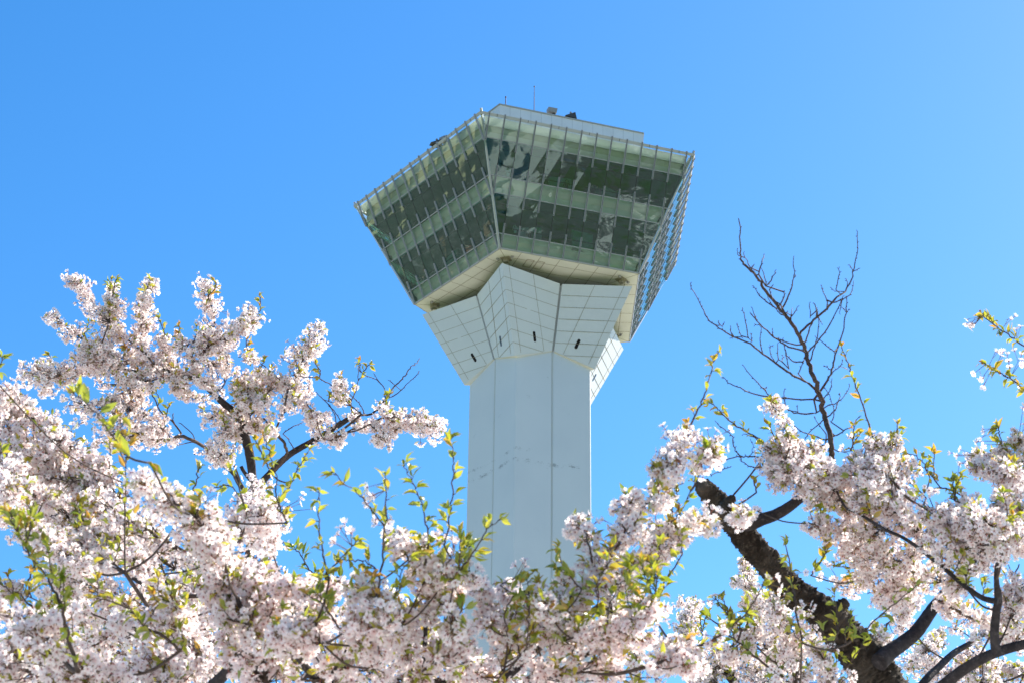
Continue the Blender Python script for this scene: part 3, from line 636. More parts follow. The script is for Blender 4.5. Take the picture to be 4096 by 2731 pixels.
class Bloom:
    """collects flowers and leaves of one branch"""
    def __init__(s): s.p, s.n, s.a, s.sz = [], [], [], []; s.lp, s.ld, s.ls, s.lc = [], [], [], []
    def flower(s, p, n, anchor, sz=.034): s.p.append(p); s.n.append(n); s.a.append(anchor); s.sz.append(sz)
    def leaf(s, p, d, sz, tone): s.lp.append(p); s.ld.append(d); s.ls.append(sz); s.lc.append(tone)
    def build(s, parent, pink=0.0):
        if s.p:
            P, Nn, A, Z = np.array(s.p), unit(np.array(s.n)), np.array(s.a), np.array(s.sz); n = len(P)
            u, v = frames(Nn); cup = rng.choice([.5, .8, 1.1, 1.7, 2.6], n, p=[.2, .3, .25, .17, .08]); clo = np.where(cup > 1.5, .80, 1.0)*np.where(cup > 2.3, .85, 1)
            V = (FV[None, :, 0, None]*u[:, None]*clo[:, None, None] + FV[None, :, 1, None]*v[:, None]*clo[:, None, None])*Z[:, None, None] + FV[None, :, 2, None]*Nn[:, None]*(Z*cup)[:, None, None] + P[:, None]
            tone = rng.uniform(0, 1, (n, 1, 1))
            edge = np.array([.96, .93, .905]) - tone*np.array([.005, .035, .03]) - pink*np.array([0, .03, .025])
            cols = np.zeros((n, len(FV), 3))
            for i in range(len(FV)):
                cols[:, i] = {0: edge[:, 0]*np.array([.90, .72, .71]), 1: edge[:, 0]*np.array([.99, .975, .972]), 2: edge[:, 0], 3: np.array([.25, .05, .05])}[int(FC[i])]
            Q = FQ[None] + (np.arange(n)*len(FV))[:, None, None]
            mi = np.tile(FM, n)
            # stalks
            base = P - Nn*Z[:, None]*.17; d = unit(A-base); su, sv = frames(d); r = .0011
            ring = np.stack([su, -.5*su+.87*sv, -.5*su-.87*sv], 1)*r
            SV = np.concatenate([base[:, None]+ring, A[:, None]+ring*1.2], 1); o = n*len(FV)
            sq = np.array([(0, 1, 4, 3), (1, 2, 5, 4), (2, 0, 3, 5)]); SQ = sq[None] + (np.arange(n)*6)[:, None, None] + o
            VV = np.concatenate([V.reshape(-1, 3), SV.reshape(-1, 3)]); QQ = np.concatenate([Q.reshape(-1, 4), SQ.reshape(-1, 4)])
            CC = np.concatenate([cols.reshape(-1, 3), np.tile([.3, .15, .05], (n*6, 1))]); MI = np.concatenate([mi, np.full(n*3, 2)])
            quad_mesh('blossoms', VV, QQ, MI, CC, [M_petal, M_calyx, M_pedi], parent)
        if s.lp:
            P, D, Z = np.array(s.lp), unit(np.array(s.ld)), np.array(s.ls); n = len(P)
            ref = rng.normal(size=D.shape)*.6 + np.array([0, 0, 1.0]); side = unit(np.cross(ref, D)); up = np.cross(D, side)
            fold = rng.uniform(.5, 1.6, n); wid = rng.uniform(.72, 1.05, n)
            V = (LV[None, :, 0, None]*D[:, None] + LV[None, :, 1, None]*side[:, None]*wid[:, None, None] + LV[None, :, 2, None]*up[:, None]*fold[:, None, None])*Z[:, None, None] + P[:, None]
            t = np.array(s.lc)[:, None]; g0, g1, g2 = np.array([.19, .26, .018]), np.array([.46, .46, .028]), np.array([.56, .29, .03])
            c = np.where(t < .55, g0 + (g1-g0)*(t/.55), g1 + (g2-g1)*((t-.55)/.45)); C = np.repeat(c[:, None], len(LV), 1)
            C[:, -3:] = C[:, -3:]*np.array([1.15, .85, .9]); C[:, 1::3] *= .9
            Q = LQ[None] + (np.arange(n)*len(LV))[:, None, None]
            quad_mesh('leaves', V.reshape(-1, 3), Q.reshape(-1, 4), None, C.reshape(-1, 3), [M_leaf], parent)

def smooth(P, r, sub):
    """Catmull-Rom through points with per-point values"""
    P = np.asarray(P, float); r = np.asarray(r, float); Q, q = [], []
    n = len(P)
    if n == 2: 
        for t in np.linspace(0, 1, sub+1): Q.append(P[0]+(P[1]-P[0])*t); q.append(r[0]+(r[1]-r[0])*t)
        return np.array(Q), np.array(q)
    for i in range(n-1):
        p0, p1, p2, p3 = P[max(i-1, 0)], P[i], P[i+1], P[min(i+2, n-1)]
        for t in np.arange(sub)/sub:
            Q.append(.5*((2*p1)+(-p0+p2)*t+(2*p0-5*p1+4*p2-p3)*t*t+(-p0+3*p1-3*p2+p3)*t**3)); q.append(r[i]+(r[i+1]-r[i])*t)
    Q.append(P[-1]); q.append(r[-1]); return np.array(Q), np.array(q)

COVF, LFS = 1.6, 1.18
class Tree:
    def __init__(s, label): s.root = thing('cherry_tree', label, 'tree', 'blossoming cherry trees'); s.sk = []; s.n = 0
    def note(s, Q, r):
        for p, q in zip(Q, r): s.sk.append((p[0], p[1], p[2], q))
    def near(s, p, r):
        K = np.array(s.sk); d = np.linalg.norm(K[:, :3]-p, axis=1) + np.maximum(0, K[:, 2]-p[2]+.05)*2.0 + np.where(K[:, 3] < r*.9, .07, 0)
        return K[int(np.argmin(d))]
    def trunk(s, crop, d, pts, seg=20, rough=.16, mat_=None, name='trunk', to_ground=True, lean=(0, 0), flare=1.3, joinr=None):
        dd = np.linspace(d[0], d[1], len(pts)) if isinstance(d, tuple) else np.full(len(pts), d)
        P = [W(crop, p[0], p[1], q) for p, q in zip(pts, dd)]; r = [px(crop, p[2], q) for p, q in zip(pts, dd)]
        if to_ground:
            b = P[0].copy(); zb = b[2]; add = []
            for f in (0.0, .12, .4, .75): add.append((np.array([b[0]+lean[0]*(1-f), b[1]+lean[1]*(1-f), zb*f - (.08 if f == 0 else 0)]), r[0]*(flare if f == 0 else 1.08 + .12*(1-f))))
            P = [x[0] for x in add] + P; r = [x[1] for x in add] + r
        sub = (26 if rough > .2 else 12) if rough > .1 else 6
        Q, q = smooth(P, r, sub); s.note(Q, q)
        # resample finely for bark relief
        mb = MB(); mb.tube(Q, q, seg)
        V = np.array(mb.v); n = len(Q)
        for i in range(n):
            for k in range(seg):
                v = V[i*seg+k]; c = Q[i]; dv = v-c
                h = noise.fractal(Vector(v)*(3.2/max(q[i], .03)), .75, 2.2, 5)*rough*.75 + noise.noise(Vector(v)*(.7/max(q[i], .03)))*rough*.55
                V[i*seg+k] = c + dv*(1+h)
        mb.v = [tuple(x) for x in V]
        o = mb.build(name, mat_ or M_barkR, s.root, True); return o
    def branch(s, crop, d, pts, cov=1.25, leaf=.25, twigs=(), sd=.035, join=True, tone=.5, dj=.12, lsz=.036, node=0.0, pink=0.0, endcap=True, extra=(), bare=False, depth_k=1.35, wpts=None):
        """one bough: pts = (x, y, wood radius, blossom radius) in crop pixels; twigs = extra bare polylines (x, y, r);
        node > 0 = leaf rosettes every node metres; extra = single flowers (x, y)"""
        dd = np.linspace(d[0], d[1], len(pts)) if isinstance(d, tuple) else np.full(len(pts), float(d))
        ph = rnd.uniform(0, 6.28); dd = dd + np.array([dj*math.sin(ph+1.7*i) for i in range(len(pts))])
        P = [W(crop, p[0], p[1], q) for p, q in zip(pts, dd)] if wpts is None else wpts
        rw = [max(px(crop, p[2], q), .0016) for p, q in zip(pts, dd)]; rb = [px(crop, p[3], q) for p, q in zip(pts, dd)]
        Q, qw = smooth(P, rw, 5); _, qb = smooth(P, rb, 5)
        for i in range(1, len(Q)-1):     # a little crookedness
            Q[i] = Q[i] + rng.normal(0, .0022 + qw[i]*.10, 3)
        mb = MB()
        if join and s.sk:
            k = s.near(Q[0], qw[0]); a = k[:3]; L0 = np.linalg.norm(a-Q[0])
            if .01 < L0:
                m = (a+Q[0])/2 + np.array([0, 0, -.10*min(L0, 1.2)]) + rng.normal(0, .02, 3)*min(1, L0)
                t0 = Q[0]-(Q[1]-Q[0])*.0; J, jr = smooth([a, m, t0], [min(max(qw[0]*1.25, .003), max(k[3], .002)), qw[0]*1.1, qw[0]], 5)
                mb.tube(J, jr, 7 if qw[0] > .006 else 5)
        mb.tube(Q, qw, 10 if qw.max() > .012 else 6); s.note(Q, qw)
        tws = []
        for tw in twigs:
            T, tr = smooth([W(crop, t[0], t[1], dd.mean() + rnd.uniform(-.06, .06) + (0 if j == 0 else rnd.uniform(-.1, .1))) for j, t in enumerate(tw)], [max(px(crop, t[2], dd.mean()), .0013) for t in tw], 4)
            i0 = int(np.argmin(np.linalg.norm(np.array(s.sk)[:, :3] - T[0], axis=1))); T[0] = np.array(s.sk[i0][:3])
            for i in range(1, len(T)): T[i] = T[i] + rng.normal(0, .0016, 3)
            mb.tube(T, tr, 5); s.note(T, tr); tws.append(T)
        if bare:   # winter buds along bare wood
            for T in [Q] + tws:
                for i in range(1, len(T)):
                    if rnd.random() < .75:
                        t = unit(T[i]-T[i-1]); n = unit(np.cross(t, rng.normal(size=3))); b = unit(n*.8+t*.7)
                        mb.tube([T[i], T[i]+b*.006, T[i]+b*.011], [.0013, .0022, .0005], 4)
        bl = Bloom(); fpx = (.034*FPX/dd.mean()/CR[crop][2])           # flower diameter in crop px
        seglen = np.linalg.norm(np.diff(Q, axis=0), axis=1); area = float((seglen*(qb[1:]+qb[:-1])).sum()) + (math.pi*.5*qb[-1]**2 if endcap else 0)
        nfl = COVF*cov*area/(.62*math.pi*.017**2); ncl = int(nfl/5.2 + rnd.random())
        if ncl > 0:
            pw = seglen*(qb[1:]+qb[:-1])/2 + 1e-12; pw = pw/pw.sum()
            for _ in range(int(ncl*1.35)):
                i = int(rng.choice(len(pw), p=pw)); t = rnd.random(); c = Q[i]+(Q[i+1]-Q[i])*t; rr = qb[i]+(qb[i+1]-qb[i])*t
                if endcap and rnd.random() < .5*qb[-1]/(seglen.sum()+.5*qb[-1]+1e-9): c, rr, i = Q[-1], qb[-1], len(Q)-2
                rr = rr*(.62 + .75*min(1, max(0, .5+1.1*noise.noise(Vector(c)*7.0))))
                if noise.noise(Vector(c)*13.0+Vector((5, 5, 5))) < -.22: continue
                off = rng.normal(size=3); off = off/np.linalg.norm(off)*rnd.random()**.55*max(0, rr*1.15-.012)
                off = off - FW*(off@FW)*(1-depth_k)
                sp = c+off
                L0 = np.linalg.norm(off)
                if L0 > .03:
                    j = max(0, i-rnd.choice((1, 2, 3))); a0 = Q[j]; mid = (a0+sp)/2 + rng.normal(0, .008, 3)
                    mb.tube([a0, mid, sp], [.0028, .0021, .0014], 4)
                outw = off/(L0+1e-6) if L0 > .01 else rng.normal(size=3)
                k = rnd.choice((4, 5, 5, 6, 6, 7))
                for _f in range(k):
                    dr = unit(rng.normal(size=3) + outw*.45 + np.array([0, 0, -.30])); ln = rnd.uniform(.018, .044)
                    bl.flower(sp+dr*ln, dr + rng.normal(0, .38, 3) + np.array([0, 0, -.25]), sp, rnd.uniform(.032, .040))
                if rnd.random() < leaf:
                    for _l in range(rnd.choice((1, 2, 2, 3))):
                        dr = unit(rng.normal(size=3)*.8 + outw*.7 + np.array([0, 0, .5])); bl.leaf(sp+dr*.008, dr, rnd.uniform(.7, 1.15)*lsz*LFS, min(1, max(0, rnd.gauss(tone-.05, .24))))
        if node > 0:
            acc = node*.5; tot = seglen.sum()
            pos = 0.0
            for i in range(len(seglen)):
                while acc <= pos + seglen[i]:
                    t = (acc-pos)/seglen[i]; c = Q[i]+(Q[i+1]-Q[i])*t; ax = unit(Q[i+1]-Q[i]); 
                    kk = rnd.choice((1, 2, 2, 3, 3)); side = unit(np.cross(ax, rng.normal(size=3)))
                    # a short spur carrying the rosette
                    spur = c + side*rnd.uniform(.003, .014) + ax*.006; mb.tube([c, spur], [.0020, .0014], 4)
                    for _l in range(kk):
                        dr = unit(side*rnd.uniform(.4, 1.3) + ax*rnd.uniform(.2, 1.0) + rng.normal(0, .35, 3)); bl.leaf(spur, dr, rnd.uniform(.65, 1.2)*lsz*LFS, min(1, max(0, rnd.gauss(tone-.07, .22))))
                    acc += node*rnd.uniform(.65, 1.35)
                pos += seglen[i]
            ax = unit(Q[-1]-Q[-3])
            for _l in range(4):
                dr = unit(ax + rng.normal(0, .45, 3)); bl.leaf(Q[-1], dr, rnd.uniform(.6, 1.0)*lsz*LFS, min(1, max(0, rnd.gauss(tone+.1, .25))))
        for (x, y) in extra:
            p = W(crop, x, y, dd.mean()); i0 = int(np.argmin(np.linalg.norm(Q-p, axis=1))); a0 = Q[i0]; v = p-a0
            if np.linalg.norm(v) > .055: mb.tube([a0, a0+v*(1-.035/np.linalg.norm(v))], [.0018, .0013], 4); a0 = a0+v*(1-.035/np.linalg.norm(v))
            bl.flower(p, unit(v)+rng.normal(0, .3, 3), a0, rnd.uniform(.036, .041))
            if rnd.random() < .6: q2 = p + rng.normal(0, .016, 3); bl.flower(q2, q2-a0+rng.normal(0, .01, 3), a0, rnd.uniform(.034, .04))
        big = qw.max() > .02
        o = mb.build('branch', M_barkS if big else M_twig, s.root, True)
        bl.build(o, pink); return o

# --- the tree at the left, behind: upright limb, long arm to the right
t1 = Tree('cherry tree at the left with dark forked limb and long arm reaching right')
t1.trunk('B', (13.6, 13.4), [(235, 2350, 44), (165, 2250, 42), (180, 1900, 40), (225, 1300, 36), (215, 1080, 33), (190, 900, 36), (150, 740, 36), (142, 640, 40), (130, 612, 30)], 14, .10, M_barkS)
t1.trunk('A', 13.4, [(1905, 1220, 30), (1830, 1160, 29), (1740, 1090, 25), (1660, 1010, 23), (1560, 930, 21), (1390, 875, 15), (1250, 820, 9)], 12, .08, M_barkS, 'branch', False)
t1.trunk('B', 13.5, [(215, 1240, 28), (290, 1130, 27), (350, 1065, 26), (420, 990, 26), (500, 920, 25), (560, 880, 26), (640, 835, 24), (730, 785, 23), (800, 745, 23), (900, 680, 22), (980, 630, 21), (1070, 592, 22)], 12, .09, M_barkS, 'branch', False)
t1.trunk('B', 13.5, [(215, 1300, 20), (140, 1180, 18), (80, 1080, 17), (20, 1020, 15)], 10, .08, M_barkS, 'branch', False)
t1.trunk('B', 13.5, [(205, 1120, 16), (150, 1050, 15), (125, 1005, 15)], 10, .08, M_barkS, 'branch', False)
def b1(pts, c='A', d=13.4, **k): return t1.branch(c, d, pts, **{'leaf': .32, 'dj': .15, **k, 'cov': k.get('cov', 1.25)*.8})
b1([(1060, 605, 9, 0), (1130, 600, 9, 0), (1190, 570, 8, 0), (1230, 525, 8, 0), (1260, 470, 7, 0), (1330, 380, 6, 0), (1400, 310, 5, 0), (1450, 240, 4, 0), (1500, 200, 3, 0), (1525, 160, 2.5, 0)], 'B', bare=True, cov=0,
   twigs=[[(1275, 475, 5), (1360, 430, 4), (1440, 350, 3), (1500, 295, 3), (1520, 260, 2.5)], [(1250, 470, 5), (1250, 400, 4), (1190, 330, 3.5), (1100, 295, 3), (1050, 250, 2)], [(1220, 370, 3), (1165, 275, 2.5)], [(1330, 365, 3), (1285, 335, 2.5)],
          [(995, 610, 7), (985, 500, 6), (960, 460, 5), (900, 420, 5), (830, 370, 5), (740, 320, 4), (620, 305, 4), (520, 290, 3)], [(985, 500, 5), (1025, 420, 4), (1045, 300, 3), (1043, 200, 2)],
          [(1090, 600, 5), (1070, 540, 4), (1020, 480, 4), (965, 430, 3)], [(870, 690, 5), (860, 600, 4), (800, 510, 3.5), (715, 425, 3)], [(910, 660, 5), (870, 590, 4), (815, 530, 3.5)], [(1040, 575, 5), (980, 530, 4), (860, 515, 4), (770, 480, 3)],
          [(540, 870, 4), (505, 810, 4), (500, 785, 3)], [(440, 760, 4), (520, 705, 4), (610, 660, 3)]])
b1([(930, 480, 4, 45), (920, 420, 4, 80), (915, 340, 3, 55)], 'B', leaf=.35)
b1([(800, 790, 9, 0), (900, 765, 8, 20), (1030, 710, 8, 30), (1130, 680, 7, 20), (1230, 630, 7, 30), (1320, 620, 6, 30), (1400, 640, 5, 55), (1500, 680, 4, 110), (1620, 690, 3, 120), (1710, 700, 2, 60)], 'B', cov=1.5)
b1([(1130, 680, 6, 20), (1190, 720, 5, 45), (1270, 730, 4, 60), (1350, 715, 4, 70)], 'B')
b1([(1250, 740, 4, 50), (1245, 800, 3, 95)], 'B', cov=1.5); b1([(1210, 560, 4, 50), (1290, 580, 4, 90), (1310, 680, 3, 70)], 'B')
b1([(690, 770, 4, 60), (800, 800, 4, 70), (900, 790, 3, 50)], 'B'); b1([(990, 650, 3, 55), (1080, 660, 3, 55)], 'B')
b1([(490, 900, 12, 0), (455, 810, 12, 0), (410, 735, 10, 0), (430, 640, 8, 0), (465, 570, 7, 30), (490, 440, 6, 70), (570, 300, 5, 75), (600, 180, 4, 100), (650, 60, 3, 105), (700, -20, 3, 75), (745, -70, 2, 40)], 'B', leaf=.4, cov=1.15, extra=[(475, 85), (490, 30), (515, 130), (810, 60), (770, 100)])
b1([(410, 740, 7, 0), (360, 690, 6, 20), (300, 630, 5, 60)], 'B'); b1([(460, 590, 5, 0), (540, 530, 4, 40), (560, 480, 3, 45)], 'B')
b1([(405, 760, 6, 0), (330, 755, 5, 30), (280, 740, 4, 55)], 'B', leaf=.5)
b1([(790, 745, 6, 0), (730, 670, 6, 70), (680, 570, 5, 80), (640, 510, 4, 45), (655, 430, 3, 25), (658, 360, 2, 0)], 'B', cov=1.2)
b1([(720, 640, 4, 60), (780, 650, 3, 60)], 'B')
b1([(130, 610, 8, 30), (200, 560, 7, 90), (310, 520, 5, 95), (250, 420, 4, 105), (110, 330, 3, 80)], 'B', cov=1.4, leaf=.4); b1([(330, 430, 4, 60), (420, 360, 3, 70), (480, 330, 3, 50)], 'B', leaf=.5)
b1([(150, 700, 6, 60), (40, 720, 5, 100)], 'B'); b1([(200, 720, 5, 30), (260, 680, 4, 50)], 'B')
# clumps of the upper left
b1([(930, 825, 10, 60), (830, 720, 9, 110), (760, 690, 8, 120), (700, 640, 7, 115), (610, 570, 6, 100), (510, 500, 5, 62), (440, 430, 4, 42), (385, 440, 3, 34)], cov=1.35)
b1([(860, 720, 7, 90), (875, 500, 6, 110), (880, 350, 5, 100), (885, 255, 4, 50), (885, 195, 3, 26)], leaf=.4)
b1([(860, 470, 6, 100), (760, 370, 5, 95), (650, 240, 4, 85), (600, 160, 3, 85), (560, 125, 2, 45)], leaf=.25, extra=[(700, 150), (715, 175), (690, 130)])
b1([(1150, 720, 8, 40), (1060, 650, 7, 40), (930, 550, 6, 70)])
b1([(1110, 690, 7, 20), (1112, 560, 6, 85), (1120, 420, 5, 100), (1140, 290, 4, 70), (1160, 215, 3, 62), (1190, 170, 2, 40)], leaf=.4, extra=[(1235, 200), (1230, 245), (1195, 350), (1225, 190)])
b1([(1560, 930, 11, 0), (1550, 800, 10, 40), (1600, 710, 8, 100), (1660, 600, 7, 125), (1680, 410, 6, 110), (1640, 290, 4, 55), (1620, 210, 3, 65), (1580, 165, 3, 50)], leaf=.35, cov=1.3, extra=[(1560, 130), (1525, 170), (1700, 160), (1725, 185), (1705, 240), (1530, 260), (1780, 390)])
b1([(1700, 620, 6, 80), (1850, 570, 5, 95), (1940, 470, 4, 85), (1960, 390, 3, 65)], leaf=.4, extra=[(1950, 325), (2070, 400), (2065, 440), (2075, 460), (2030, 500)])
b1([(1560, 900, 6, 20), (1500, 720, 5, 85), (1420, 660, 4, 60), (1410, 590, 3, 30)]); b1([(1480, 640, 4, 80), (1560, 620, 4, 80)])
b1([(760, 860, 8, 70), (600, 880, 7, 85), (470, 870, 6, 100), (350, 890, 5, 120), (230, 880, 4, 90), (170, 895, 3, 40)], cov=1.5, extra=[(180, 785), (385, 745)]); b1([(420, 820, 4, 60), (330, 800, 3, 45), (300, 800, 3, 25)]); b1([(380, 930, 4, 60), (360, 1000, 3, 60)])
b1([(1250, 820, 9, 110), (1050, 790, 8, 150), (850, 790, 7, 150), (650, 740, 6, 130)], cov=1.5); b1([(1300, 900, 6, 80), (1100, 930, 5, 90), (880, 960, 4, 85)], cov=1.3)
b1([(1700, 1000, 7, 70), (1550, 900, 7, 90), (1400, 880, 6, 95), (1280, 700, 5, 90), (1290, 600, 4, 50)], cov=1.3)
b1([(1760, 950, 6, 0), (1770, 850, 5, 40), (1775, 740, 4, 25), (1690, 650, 3, 60)]); b1([(1650, 780, 4, 70), (1740, 850, 4, 75)])
b1([(1870, 1200, 8, 40), (1900, 1080, 7, 90), (2000, 1000, 6, 115), (2110, 930, 5, 100), (2060, 850, 4, 70)], leaf=.5); b1([(2156, 880, 5, 20), (2060, 800, 4, 30), (1950, 730, 3, 40), (1870, 740, 3, 50)], leaf=.6)
b1([(1870, 1230, 8, 70), (1750, 1180, 6, 110), (1640, 1220, 5, 100)]); b1([(1900, 1330, 7, 50), (1800, 1340, 6, 100), (1760, 1280, 4, 90)], leaf=.4); b1([(2000, 1300, 5, 60), (1960, 1200, 5, 70), (2050, 1140, 4, 80)], leaf=.5)
b1([(1600, 1440, 14, 0), (1440, 1360, 13, 20), (1300, 1385, 10, 60), (1080, 1395, 8, 90), (730, 1415, 5, 40)], twigs=[[(1440, 1360, 8), (1350, 1240, 7), (1270, 1180, 6), (1210, 1060, 5), (1190, 1030, 4)], [(1350, 1240, 5), (1358, 1180, 4)], [(1520, 1400, 5), (1450, 1415, 4), (1390, 1430, 4)], [(1530, 1400, 4), (1500, 1330, 4), (1400, 1250, 3)]])
b1([(1210, 1250, 6, 90), (1050, 1150, 6, 135), (800, 1150, 5, 145), (600, 1090, 4, 110)], cov=1.4); b1([(1300, 1290, 5, 70), (1000, 1340, 5, 110), (800, 1330, 4, 120)], cov=1.4)
b1([(1830, 1568, 7, 60), (1740, 1500, 6, 95), (1600, 1500, 5, 90), (1520, 1500, 4, 50)]); b1([(900, 1050, 4, 60), (1050, 1020, 4, 60), (1120, 1080, 3, 60)])
b1([(1650, 1080, 4, 40), (1500, 1050, 4, 55), (1390, 960, 3, 60), (1340, 900, 3, 60)], leaf=.7)

# --- foreground tree at the left: fan of heavily flowering boughs
t2 = Tree('cherry tree filling the lower left foreground with a fan of dense white boughs')
t2.trunk('C', 7.6, [(1330, 2100, 95), (1310, 1900, 88), (1300, 1760, 80)], 18, .14)
t2.trunk('C', (8.4, 9.4), [(1300, 1760, 44), (1270, 1400, 34), (1215, 1080, 32), (1150, 925, 32), (1000, 845, 22), (890, 780, 15)], 12, .1, M_barkS, 'branch', False)
t2.trunk('C', (7.6, 7.0), [(1310, 1780, 60), (1600, 1500, 40), (1760, 1250, 26), (1690, 960, 16)], 12, .1, M_barkS, 'branch', False)
t2.trunk('C', (7.6, 6.9), [(1290, 1780, 55), (900, 1640, 34), (560, 1500, 24)], 12, .1, M_barkS, 'branch', False)
def b2(d, pts, c='C', **k): return t2.branch(c, d, pts, **{'leaf': .34, 'lsz': .04, 'cov': 1.5, 'dj': .18, **k})
b2((7.1, 6.7), [(1780, 1150, 14, 150), (1660, 900, 12, 165), (1560, 640, 10, 165), (1420, 420, 9, 150), (1250, 290, 8, 120), (1130, 210, 7, 70), (1010, 130, 5, 60)])
b2(7.0, [(1600, 700, 8, 130), (1480, 560, 7, 140), (1300, 420, 6, 120), (1160, 360, 5, 80)], cov=1.3)
b2((7.3, 7.0), [(1900, 1568, 14, 160), (1850, 1200, 12, 180), (1780, 950, 10, 150)], pink=1); b2(7.2, [(1700, 1450, 8, 120), (1650, 1150, 8, 120), (1560, 900, 6, 100)], pink=1)
b2((8.6, 8.9), [(890, 780, 14, 70), (700, 640, 10, 120), (500, 560, 8, 120), (400, 600, 6, 70)])
b2((9.0, 9.8), [(1620, 860, 15, 70), (1300, 620, 15, 120), (960, 440, 14, 130), (720, 310, 12, 135), (560, 200, 10, 135), (380, 60, 8, 125), (280, -60, 6, 110)])
b2((8.8, 9.2), [(1200, 850, 15, 80), (1050, 760, 14, 90), (910, 680, 12, 120), (640, 500, 10, 130), (400, 330, 8, 135), (200, 200, 6, 130), (0, 60, 5, 130)])
b2((8.5, 8.8), [(660, 770, 8, 100), (450, 640, 7, 95), (290, 520, 6, 70), (170, 410, 5, 85), (0, 300, 4, 90)]); b2(8.7, [(300, 300, 5, 110), (130, 260, 4, 100), (30, 150, 4, 110)])
b2((9.4, 9.8), [(850, 250, 6, 90), (700, 120, 6, 125), (480, 130, 5, 130), (280, 90, 5, 120)]); b2(9.6, [(600, -20, 5, 110), (780, 40, 4, 70)])
b2(9.8, [(600, 1480, 8, 120), (450, 1380, 7, 140), (300, 1250, 6, 140), (150, 1150, 5, 130), (0, 1000, 4, 105)], 'A'); b2(9.9, [(560, 1568, 6, 120), (300, 1480, 5, 140), (80, 1350, 4, 140), (0, 1200, 4, 120)], 'A')
b2(9.7, [(150, 1540, 5, 140), (0, 1480, 5, 120)], 'A')
b2((9.2, 9.6), [(1180, 1120, 9, 130), (900, 1010, 8, 150), (700, 850, 7, 150), (500, 720, 6, 120)]); b2((9.6, 10), [(1420, 900, 8, 110), (1200, 960, 8, 130), (900, 1150, 7, 140), (600, 1110, 6, 130)])
b2(10.0, [(1560, 1450, 9, 120), (1300, 1400, 8, 130), (1000, 1380, 7, 130)], twigs=[[(1190, 1250, 14), (1250, 1150, 12), (1290, 1060, 10)], [(1540, 1440, 10), (1420, 1310, 8), (1250, 1250, 6), (1100, 1255, 5)]])
b2((7.0, 6.6), [(640, 1600, 12, 170), (350, 1260, 10, 185), (150, 1110, 8, 150), (0, 1000, 6, 130)]); b2(7.1, [(900, 1520, 8, 130), (500, 1480, 8, 165), (0, 1500, 6, 170)]); b2(7.4, [(1250, 1560, 8, 130), (950, 1480, 7, 150)])
b2(8.6, [(620, 1060, 6, 100), (350, 1010, 5, 95), (150, 930, 4, 80), (0, 890, 4, 60)], leaf=.4); b2(7.3, [(300, 1400, 6, 150), (60, 1330, 5, 150)])
b2(8.8, [(1700, 560, 6, 100), (1750, 420, 5, 140), (1850, 380, 5, 120)], leaf=.2); b2(8.8, [(1900, 800, 6, 130), (1820, 600, 5, 120)])
b2(9.0, [(1450, 1150, 6, 110), (1280, 1120, 6, 120)]); b2(9.3, [(820, 1260, 6, 110), (620, 1300, 5, 100)], cov=1.2)
for x0, y0, x1, y1 in ((1500, 1500, 1150, 1250), (1200, 1540, 850, 1300), (800, 1540, 450, 1230), (450, 1500, 80, 1180), (1000, 1200, 700, 960), (1500, 1300, 1250, 1000), (1750, 1500, 1600, 1200), (600, 960, 330, 780), (1500, 950, 1150, 560), (1100, 560, 750, 330), (700, 420, 360, 240), (420, 560, 120, 420), (1250, 760, 950, 560), (300, 180, 60, 40)):
    b2(rnd.uniform(9.6, 10.6), [(x0, y0, 6, 120), ((x0+x1)/2+rnd.uniform(-40, 40), (y0+y1)/2+rnd.uniform(-40, 40), 5, 150), (x1, y1, 4, 120)], cov=1.15, leaf=.25)
b2(7.7, [(1480, 1430, 8, 110), (1290, 1260, 7, 130), (1060, 1090, 5, 100)], leaf=.3); b2(7.9, [(1330, 1130, 6, 80), (1240, 1010, 5, 90), (1190, 960, 4, 60)]); b2(7.6, [(1180, 1420, 7, 100), (980, 1250, 6, 110), (820, 1130, 4, 80)], leaf=.35)
# leafy shoots of that tree
def sh2(d, pts, c='C', **k): return t2.branch(c, d, [(p[0], p[1], p[2], 0) for p in pts], **{'cov': 0, 'node': .036, 'lsz': .040, 'dj': .05, **k})
sh2(6.3, [(1180, 1568, 9), (1050, 1540, 9), (960, 1480, 7), (900, 1380, 7), (800, 1250, 6), (690, 1110, 5), (570, 1020, 5)], 'A', lsz=.046, node=.045)
sh2(6.6, [(990, 1568, 6), (975, 1400, 5), (950, 1290, 5), (945, 1200, 4)], 'A', tone=.75)
sh2(6.5, [(560, 1480, 18), (490, 1250, 14), (450, 1080, 12), (400, 940, 10), (320, 790, 8), (240, 700, 7), (180, 600, 5)], node=.04)
sh2(7.0, [(1290, 1330, 12), (1130, 1220, 11), (1020, 1150, 9), (930, 1050, 8), (800, 990, 6), (680, 960, 4)])
sh2(8.6, [(200, 840, 6), (220, 800, 5), (245, 740, 4)], tone=.3); sh2(8.4, [(250, 1030, 6), (150, 970, 6), (60, 900, 5), (0, 850, 5)], tone=.55)
sh2(8.2, [(1340, 320, 8), (1370, 220, 7), (1400, 120, 5), (1420, 30, 4)], tone=.4); sh2(8.4, [(890, 330, 6), (895, 180, 5), (890, 60, 4), (900, -20, 4)], tone=.4)
sh2(8.6, [(1760, 330, 6), (1700, 230, 5), (1620, 160, 5), (1500, 180, 3)], tone=.3); sh2(8.8, [(1640, 30, 6), (1700, 170, 6), (1750, 330, 5)][::-1], tone=.3)
sh2(8.3, [(490, 1450, 8), (430, 1330, 7), (395, 1200, 6), (405, 1110, 5), (365, 960, 4), (340, 860, 4), (300, 760, 3)], 'B', tone=.55)
sh2(8.3, [(410, 1330, 7), (470, 1210, 7), (530, 1130, 6), (570, 1040, 5), (610, 960, 4), (660, 880, 3)], 'B', tone=.5)
